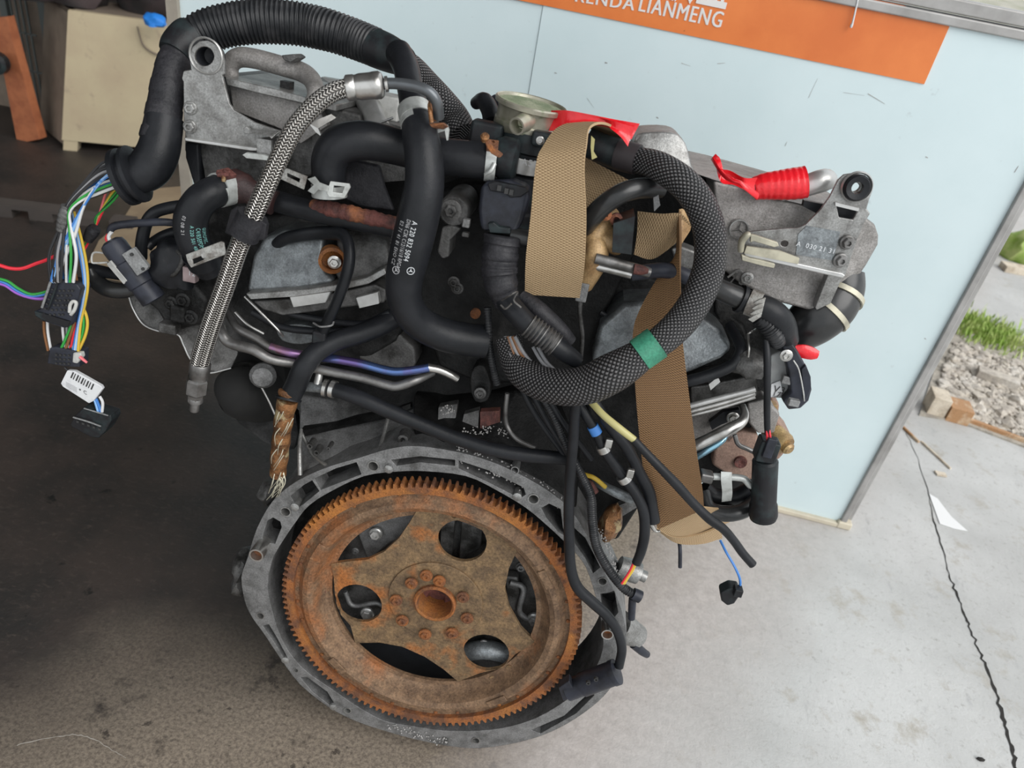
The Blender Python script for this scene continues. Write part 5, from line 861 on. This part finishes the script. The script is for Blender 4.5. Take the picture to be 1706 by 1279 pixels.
for k, (m_, x) in enumerate((('wire_brown',73),('wire_white',79),('wire_white',104),('wire_grey',111),('wire_black',116))): wire([(x,535,-.002), (x+1,555,-.002), (x+7-k,584,-.002)], m_, 2.2)
wire([(96,424,-.004), (80,432,-.002), (60,439,.0), (38,447,.0), (18,447,.0), (0,442,.0), (-14,438,.0)], 'wire_red', 3); wire([(92,478,-.006), (76,486,.0), (52,490,.0), (30,480,.0), (12,468,.0), (-14,462,.0)], 'wire_green', 2.4); wire([(92,482,-.006), (76,490,.0), (50,493,.0), (28,484,.0), (10,472,.0), (-14,465,.0)], 'wire_blue', 2.2); wire([(92,488,-.006), (74,497,.0), (52,496,.0), (28,488,.0), (8,475,.0), (-14,470,.0)], 'wire_purple', 2.6)
for k, (m_, q) in enumerate((('wire_red',(196,300)),('wire_green',(199,312)),('wire_yellow',(186,322)),('wire_pink',(182,308)),('wire_green',(194,320)),('wire_black',(190,330)),('wire_green',(188,335)))): wire([(206,300+k*2,.004), (q[0],q[1],.006), (172-k*2,350+k*2,.008), (158,380,.008), (148-k*3,402+k,.006), (138-k*4,420,.004)], m_, 2.0)
tube('tape_knot', [(146,400,.004),(154,386,.004),(160,380,.004)], [8,11,9], 'tape_black', HN, 12); tube('tape_band', [(103,384,-.012),(107,362,-.013),(112,343,-.012)], [9,10,9], 'cast_grime', HN, 14, label='ridged grey tape band', rf=lambda s: 1+.03*(1 if math.sin(s*1500) > 0 else -1), step=.0006)
def frame_px(a, b, y):      # axes from a photographed direction at depth y
    d = P(*b, y)-P(*a, y); d /= np.linalg.norm(d); n_ = -EY; s_ = np.cross(n_, d); return d, EY, np.cross(d, EY)
def plug(par, name, body, y, th, m, rows, row_m='plastic_grey', label=None, extra=()):
    o = plate(name, body, th, m, par, y=y, bevel=.0012, label=label)
    for (x, yy, w_, h) in rows: box('pin_slot', P(x, yy, y-.0005), (w_*mpp(P(x, yy, y)), .0016, h*mpp(P(x, yy, y))), row_m, o, ax=EAX)
    return o
pg = plug(HN, 'connector', [(82,466),(92,463),(128,474),(134,482),(118,540),(108,547),(72,535),(58,527),(60,518),(66,516)], -.012, .016, 'plastic_navy', [(x-(j*3.2), 484+j*8, 3, 3) for j in range(6) for x in (100,107,115,121)]+[(88-j*3,482+j*8,4,2) for j in range(6)], 'ink', label='large black wire connector')
plate('connector_base', [(56,518,-.014),(64,520,-.014),(116,536,-.014),(112,546,-.014),(70,534,-.014),(58,526,-.014)], .018, 'plastic', pg, bevel=.001); tube('connector_lever', [(116,520,-.016),(117,508,-.016),(122,502,-.016),(127,505,-.016),(124,516,-.016),(118,524,-.016)], 3, 'plastic_pale', pg, 8); tube('connector_ridge', [(70,512,-.014),(84,470,-.014)], 2.2, 'plastic_grey', pg, 8); tube('connector_ridge', [(80,516,-.014),(96,470,-.014)], 1.8, 'plastic', pg, 8)
pg = plug(HN, 'connector', [(82,580),(92,578),(124,584),(133,588),(132,612),(110,611),(78,606)], -.006, .014, 'plastic_navy', [(x, 586+j*7+x*.05, 3, 3) for j in range(3) for x in (94,101,108,115)], 'ink', label='smaller black wire connector'); plate('connector_clip', [(121,588,-.008),(134,588,-.008),(136,596,-.008),(128,606,-.008),(120,604,-.008)], .006, 'plastic_pale', pg, bevel=.001); tube('cut_wires', [(133,594,-.008),(140,600,-.008),(145,604,-.008)], [3,2.5,2], 'wire_pink', pg, 6)
lb = plate('wire_tag', [(101,639,-.004),(112,617,-.004),(124,618,-.004),(168,643,-.004),(171,648,-.004),(156,668,-.004),(148,672,-.004),(104,644,-.004)], .004, 'label_white', HN, bevel=.0008, label='white paper barcode tag')
for k in range(9): x0_, y0_ = 121+k*4.2, 620+k*2.4; plate('barcode_bar', [(x0_,y0_,-.0044),(x0_+(1.2 if k % 2 else 2.2),y0_+.8,-.0044),(x0_-4+(1.2 if k % 2 else 2.2),y0_+10,-.0044),(x0_-4,y0_+9,-.0044)], .0003, 'ink', lb)
text_plane('tag_print', '▪ C', .005, P(131,650,-.0046), (P(145,658,-.0046)-P(131,650,-.0046))/np.linalg.norm(P(145,658,-.0046)-P(131,650,-.0046)), EZ, 'ink', lb)
for k in range(4): plate('print_line', [(110,636+k*2.2,-.0044),(128,646+k*2.2,-.0044),(128,646.7+k*2.2,-.0044),(110,636.7+k*2.2,-.0044)], .0003, 'grey_print', lb)
for q, m_ in (([(160,664),(165,676),(168,686)], 'wire_blue'), ([(158,666),(161,676),(164,686)], 'wire_lightblue'), ([(166,660),(171,670),(170,686)], 'wire_white')): wire([(a, b, -.002) for a, b in q], m_, 2.4)
wire([(108,612,-.002),(112,616,-.002),(118,622,-.002)], 'wire_black', 2)
pg = plug(HN, 'connector', [(123,694),(140,678),(184,692),(186,700),(176,718),(164,730),(150,728),(120,712),(117,706)], -.002, .016, 'plastic', [(x, 702+(x-130)*.35, 4, 4) for x in range(130,172,9)], 'ink', label='dark brown-black connector at the bottom of the wires'); tube('connector_ridge', [(122,695,-.004),(146,702,-.004),(168,710,-.004)], 1.4, 'plastic_grey', pg, 6); tube('connector_ridge', [(140,680,-.004),(180,692,-.004)], 1.2, 'plastic_grey', pg, 6)
# left sensor plug on its lead
d = P(246,488,.0)-P(184,404,.0); d /= np.linalg.norm(d)
sp2 = lathe('sensor_connector', P(186,404,.0), d, [(.006,-.002), (.0095,.0), (.0105,.004), (.0105,.018), (.0118,.019), (.0118,.040), (.0105,.041), (.0105,.056), (.007,.057)], 'plastic_navy', HN, 20, label='black barrel sensor connector')
plate('lock_slide', [(202,424,-.013),(222,412,-.012),(247,444,-.012),(244,450,-.013),(228,460,-.013)], .004, 'plastic_grey', sp2, bevel=.0008); plate('lock_slide', [(177,440,-.010),(183,434,-.012),(212,468,-.012),(206,474,-.010)], .005, 'plastic_pale', sp2, bevel=.0008); tube('lock_loop', [(178,422,-.002),(156,421,-.002),(153,436,-.002),(160,438,-.002),(180,437,-.002)], 1.6, 'plastic_pale', sp2, 6)
for px, py in ((219,424),(238,448)): lathe('lock_eye', P(px, py, -.0135), -EY, [(.0014,-.001), (.0013,.0006), (0,.0006)], 'ink', sp2, 10)
wire([(184,404,-.002),(181,394,-.002),(186,386,-.002)], 'wire_white', 3); wire([(181,404,.0),(177,398,.0),(180,390,.0)], 'wire_red', 2.4)
tube('lead', [(182,388,.0),(188,378,.0),(205,374,.0),(240,371,.0),(275,370,.004),(305,374,.012)], [5,6.5,6.5,6.5,6.5,6], 'plastic_navy', HN, 12); tube('lead', [(310,342,.02),(282,346,.016),(258,354,.014),(244,372,.012),(236,405,.012),(236,430,.014)], [10,10,10,10,10,9], 'rubber', HN, 14); tube('lead', [(300,384,.02),(275,392,.02),(256,402,.02),(245,412,.016)], [9,9,8,8], 'rubber', HN, 12); tube('lead', [(150,450,.02),(158,466,.018),(178,480,.016),(205,484,.016),(232,478,.02)], [12,13,14,13,11], 'rubber_gloss', HN, 16, label='thick black lead loop'); tube('lead', [(148,446,.024),(170,452,.022),(200,458,.02)], [9,10,9], 'rubber', HN, 12)
blob('lead_boot', P(288,446,.012), (.018,.016,.026), 'rubber', None, None, 61, 3, HN); box('lead_clip', P(318,456,.0), (.011,.008,.013), 'clip_mauve', HN, ax=EAX, bevel=.001); tube('lead_ring', [(296,418,.004),(304,428,.0),(300,444,.0),(288,458,.0),(276,452,.004)], 4, 'cast_grime', HN, 8); text_plane('clip_print', '12', .006, P(313,458,-.0045), EX, EZ, 'white_print', HN)
# ---- right loom: braided loop with loose tails
LM = thing('engine_loom', 'black braided wiring loom looped around the strap on the right with loose cable tails', 'wiring loom', P(1000,640,-.02), R_ENG)
lp = path([(1062,267,.02),(1085,272,.012),(1110,284,.002),(1140,306,-.008),(1165,338,-.014),(1180,376,-.018),(1184,412,-.022),(1180,450,-.026),(1163,494,-.034),(1138,532,-.042),(1108,562,-.050),(1080,581,-.054),(1052,602,-.056),(1018,622,-.056),(980,640,-.052),(940,645,-.046),(902,638,-.036),(872,620,-.024),(856,596,-.014),(846,560,-.008)], [21,23,25,26,26.5,27,27,27,27,27,26,25,30,34,33,31,29,27,24,22], n=8)
loop = tube('braided_loop', None, None, 'braid_black', LM, 28, p=lp, label='black braided sleeve')
band('tape_band', lp, s_at(lp, 1082, 580), .016, 'tape_green', loop[0], .0016, label='green tape band')
tube('loom_trunk', [(838,392,-.012),(834,420,-.014),(832,450,-.016),(836,478,-.018),(846,505,-.016)], [31,31,30,27,20], 'tape_black', LM, 22, n=16, rf=lambda s: 1+.03*(1 if math.sin(s*520) > 0 else -1)+.015*math.sin(s*1300), label='tape wrapped trunk')
br = tube('loom_branch', [(842,498,-.020),(860,520,-.028),(885,545,-.034),(915,568,-.036),(940,586,-.034),(962,602,-.030)], [19,19,18,17,16,13], 'rubber', LM, 18, label='smooth black branch'); cp2 = path([(880,541,-.034),(926,575,-.036)], [21,21], step=.0005); tube('coil_spring', None, None, 'steel_dull', br[0], 18, p=cp2, rf=lambda s: .92+.11*math.sin(2*math.pi*s/.0032), label='ribbed coil section'); tube('wire_tie', [(836,500,-.036),(850,492,-.040),(862,486,-.036),(856,500,-.042),(868,512,-.04)], 1.6, 'steel_dull', br[0], 6); tube('wire_tie', [(834,508,-.038),(842,514,-.04),(852,506,-.042)], 2, 'steel_dull', br[0], 6)
tube('loom_branch', [(868,494,-.010),(900,520,-.016),(930,548,-.016),(950,570,-.014)], [15,16,15,12], 'tape_black', LM, 14)
tube('thin_conduit', [(812,512,.0),(814,545,-.002),(816,580,-.002),(822,615,.0),(828,640,.004)], 6, 'loom_plastic', LM, 10, step=.0006, rf=corr(.0024,.08), label='thin ribbed conduit')
for k in range(5): wire([(842+k*4,560,-.016-k*.001), (850+k*6,590,-.022), (866+k*7,612,-.030), (884+k*7,626,-.036)], 'wire_brown' if k % 2 else 'wire_grey', 3.2, LM)
for k in range(2): wire([(888+k*8,578,-.02), (902+k*8,602,-.026), (918+k*8,618,-.034)], 'wire_grey', 3, LM)
lp0 = tube('loom_neck', [(978,236,.03),(1000,246,.028),(1028,256,.026),(1066,267,.02)], [24,24,25,22], 'plastic', LM, 20, label='black sleeve end'); tube('sleeve_band', [(1030,257,.024),(1062,266,.018)], [26,25], 'sheen_black', lp0[0], 20); plate('paint_smear', [(985,226,.004),(991,232,.004),(989,252,.004),(995,262,.004),(986,266,.004),(984,245,.004)], .0006, 'sleeve_yellow', lp0[0])
# tails
def tail(pts, r, m, label, **kw): return tube('cable_tail', pts, r, m, LM, 12, label=label, **kw)
t1 = tail([(962,655,-.040),(958,690,-.036),(955,735,-.030),(951,780,-.026),(948,830,-.024),(948,890,-.024),(951,945,-.024),(962,978,-.024),(986,1002,-.022),(1010,1024,-.020),(1028,1050,-.018),(1036,1080,-.018),(1031,1110,-.020)], [8.5,9,9,9,9,9,9,9.5,9.5,9,8.5,8,8], 'rubber', 'black cable running down to the lower right plug')
d = P(1026,1119,-.022)-P(938,1152,-.022); d /= np.linalg.norm(d)
pl = lathe('plug_body', P(944,1150,-.022), d, [(.009,.0), (.0105,.001), (.0105,.016), (.0118,.018), (.0118,.050), (.0125,.051), (.0125,.056), (.009,.057)], 'plastic_navy', LM, 20, label='black cylindrical sensor plug'); plate('plug_tab', [(930,1146,-.028),(948,1134,-.03),(956,1148,-.03),(950,1164,-.028),(938,1168,-.026)], .010, 'plastic_navy', pl, bevel=.001)
for px, py in ((980,1138),(993,1132)): lathe('plug_ring', P(px, py, -.0345), -EY, [(.0022,-.002), (.0021,.0005), (.0012,.0005), (.001,-.001), (0,-.001)], 'ink', pl, 12)
t2 = tail([(900,655,-.02),(925,700,-.02),(945,745,-.018),(968,790,-.016),(984,826,-.014),(987,868,-.014),(994,910,-.014),(1014,948,-.014),(1038,978,-.014),(1060,992,-.014)], [6,6,6.5,7,7.5,7.5,7.5,7.5,7.5,7.5], 'loom_plastic', 'ribbed thin conduit beside the flange', step=.0006, rf=corr(.0022,.08)); lathe('end_cap', P(1062,992,-.014), EX*.6-EZ*.2, [(.0055,-.005), (.006,.0), (.006,.003), (.003,.004)], 'plastic_navy', t2[0], 14); tail([(1054,996,-.012),(1053,1010,-.012),(1052,1030,-.012)], [6.5,6.5,6], 'plastic_navy', None)
t3 = tail([(950,650,-.024),(975,690,-.030),(992,718,-.030),(1006,748,-.030),(1024,775,-.028),(1042,798,-.026),(1060,824,-.026),(1072,852,-.026),(1074,888,-.026),(1068,918,-.026),(1060,938,-.026)], [8,8,8,8,9,9,9,9,9,8.5,8], 'rubber', 'black cable with two bright crimps and yellow wires'); band('crimp', t3[1], s_at(t3[1], 1005, 747), .006, 'steel', t3[0], .0016); band('crimp', t3[1], s_at(t3[1], 1040, 796), .006, 'steel', t3[0], .0016); band('blue_ring', t3[1], s_at(t3[1], 990, 716), .008, 'wire_blue', t3[0], .0008)
box('crimp_screw', P(1014,738,-.034), (.006,.004,.008), 'steel', t3[0], ax=EAX, bevel=.001); box('crimp_screw', P(1050,788,-.032), (.006,.004,.008), 'steel', t3[0], ax=EAX, bevel=.001)
for k, m_ in enumerate(('wire_yellow','wire_yellow','wire_red')): wire([(1061-k*2,934,-.026),(1054-k*2,950,-.026),(1046-k*3,962+k*2,-.026),(1040-k*2,972,-.026)], m_, 2.2, t3[0])
tail([(975,645,-.024),(1000,685,-.030),(1018,712,-.028),(1044,745,-.024),(1064,785,-.020),(1080,818,-.018),(1086,850,-.018),(1088,868,-.018)], [9,9,10,10,10,11,11,12], 'rubber', 'thick black cable ending beside the strap'); tube('bare_shield', [(1084,872,-.018),(1092,884,-.018),(1100,884,-.018)], [5,3,2], 'steel', LM, 8)
t5 = tail([(1056,732,-.052),(1078,756,-.052),(1105,784,-.052),(1130,810,-.050),(1155,838,-.048),(1182,864,-.046),(1204,880,-.044),(1222,900,-.042),(1238,922,-.042),(1254,940,-.042)], [7,7.5,8,8.5,8,8.5,8,7.5,7.5,7.5], 'rubber', 'long loose black cable crossing in front of the strap'); tube('yellow_sleeve', [(984,668,-.034),(1004,690,-.044),(1030,712,-.050),(1060,735,-.052)], [6,6,6.5,6], 'sleeve_yellow', t5[0], 12, label='pale yellow sleeve')
tube('short_tail', [(1130,890,.02),(1133,915,.01),(1133,945,.008)], 3.2, 'plastic_navy', LM, 8); wire([(1200,900,.03),(1210,920,.02),(1224,944,.014),(1233,966,.012),(1232,984,.012)], 'wire_blue', 2.2, LM)
pl = plate('small_plug', [(1200,988),(1216,980),(1232,982),(1234,992),(1224,1006),(1212,1010),(1202,1002)], .014, 'plastic', LM, y=.008, bevel=.002, label='small black plug on a blue wire')
box('plug_step', P(1229,984,.008), (.008,.010,.008), 'plastic', pl, ax=EAX, bevel=.001)
for q in ([(905,650,-.02),(930,690,-.02),(950,720,-.016),(972,748,-.010),(985,765,-.006)], [(880,640,-.014),(905,690,-.014),(930,730,-.010),(955,770,-.006),(968,792,-.004)], [(860,625,-.010),(880,670,-.010),(905,710,-.006),(935,750,-.002),(960,790,.0)]): tail(q, 5, 'rubber', None)
tube('bare_wire', [(928,735,.0),(944,744,-.002),(956,754,-.002)], 3, 'tab_cream', LM, 8); tube('green_hose', [(990,800,.02),(1010,812,.01),(1035,824,.006),(1052,832,.01)], [7,8,9,8], 'alu_blue', LM, 10); tube('wire_sleeve', [(972,790,.01),(990,796,.006),(1010,812,.008)], 4, 'wire_yellow', LM, 8); tube('wire_sleeve', [(972,798,.01),(984,806,.006),(992,820,.006)], 6, 'rust_dark', LM, 8)
# hanging sensor at right
hs2 = tube('sensor_cable', [(1276,566,.0),(1278,600,-.006),(1278,650,-.008),(1278,700,-.008),(1279,724,-.008)], [6,6,6,5.5,5], 'rubber', LM, 12); wire([(1277,712,-.009),(1278,726,-.010),(1279,738,-.010)], 'wire_red', 2, hs2[0]); wire([(1281,714,-.009),(1283,726,-.010),(1284,738,-.010)], 'wire_red', 2, hs2[0])
st = P(1275,768,-.006); d = P(1271,866,-.004)-st; d /= np.linalg.norm(d); ss = lathe('sensor_body', st, d, [(.009,-.002), (.0108,.0), (.0108,.042), (.0118,.044), (.0124,.052), (.0124,.055), (.0115,.056), (.0115,.058), (.009,.059)], 'plastic', LM, 22, label='black hanging sensor barrel'); box('sensor_head', P(1277,748,-.006), (.017,.016,.020), 'plastic', ss, ax=EAX, bevel=.002); box('sensor_latch', P(1282,746,-.015), (.008,.004,.018), 'plastic_navy', ss, ax=EAX, bevel=.001); tube('red_tip', [(1270,862,-.006),(1270,872,-.006)], 2.2, 'wire_red', ss, 6)
# ---- lifting strap of tan webbing
STP = thing('lifting_strap', 'wide tan webbing lifting strap looped round the engine middle', 'strap', P(1000,560,.0), R_ENG)
ribbon('front_loop', [(1044,246,.050),(1038,226,.030),(1008,208,.002),(984,214,-.012),(978,243,-.022),(974,283,-.028),(977,361,-.032),(974,439,-.028),(966,494,-.014)][::-1], [(1010,242,.072),(996,226,.06),(968,206,.036),(930,216,.008),(906,246,-.008),(894,275,-.018),(885,361,-.024),(877,427,-.022),(875,488,-.010)][::-1], 'strap_web', STP, 8, .0018, 10, label='front loop of tan webbing')
ribbon('rear_loop', [(1048,300,.035),(1020,330,.03),(985,370,.026)], [(975,262,.05),(968,285,.045),(960,320,.04)], 'strap_web', STP, 8, .0018, 8)
ribbon('fold', [(1062,352,.03),(1100,356,.026),(1134,356,.024),(1152,376,.03)], [(1056,424,.026),(1084,432,.022),(1110,418,.018),(1136,396,.024)], 'strap_web', STP, 7, .0016, 8, sag=.006, label='folded strap behind the loom'); ribbon('fold', [(1132,348,.030),(1140,350,.03),(1152,374,.032)], [(1133,414,.016),(1136,406,.02),(1150,384,.03)], 'tan_cast', STP, 6, .0014, 4)
ribbon('long_run', [(1131,352,.026),(1132,400,.014),(1132,440,.004),(1134,500,-.002),(1137,566,-.010),(1151,682,-.016),(1161,757,-.018),(1170,815,-.016),(1173,848,-.012)], [(1128,360,.030),(1124,425,.020),(1102,452,.014),(1066,515,.006),(1054,560,-.004),(1058,640,-.010),(1066,735,-.012),(1077,815,-.010),(1096,882,-.006)], 'strap_brown', STP, 8, .0018, 10, label='long straight run of tan webbing')
ribbon('under_loop', [(1173,846,-.012),(1200,848,.005),(1230,846,.03),(1262,838,.06)], [(1096,882,-.006),(1130,893,.0),(1180,884,.02),(1246,856,.055)], 'strap_web', STP, 8, .0018, 8, label='underside of the strap'); ribbon('under_edge', [(1094,880,-.007),(1122,895,-.002),(1160,892,.008),(1200,878,.02)], [(1095,884,-.004),(1128,905,.004),(1170,906,.016),(1204,896,.03)], 'strap_web', STP, 6, .0018, 4)
ribbon('tape_sheet', [(918,184,.03),(945,184,.02),(980,190,.015),(1020,198,.012),(1066,206,.012)], [(914,218,.026),(945,216,.014),(985,208,.010),(1022,214,.008),(1052,232,.008)], 'tape_red', neck, 7, .0008, 6, sag=.002, label='red tape sheet'); ribbon('tape_tail', [(1000,196,.012),(1024,202,.008),(1058,212,.008)], [(1012,210,.010),(1034,228,.004),(1046,244,.004)], 'tape_red', neck, 6, .0008, 5, sag=.002)

c_ = P(868,274,.012); text_plane('rating_print', 'A57', .007, c_, EX, EZ, 'grey_print', pb)
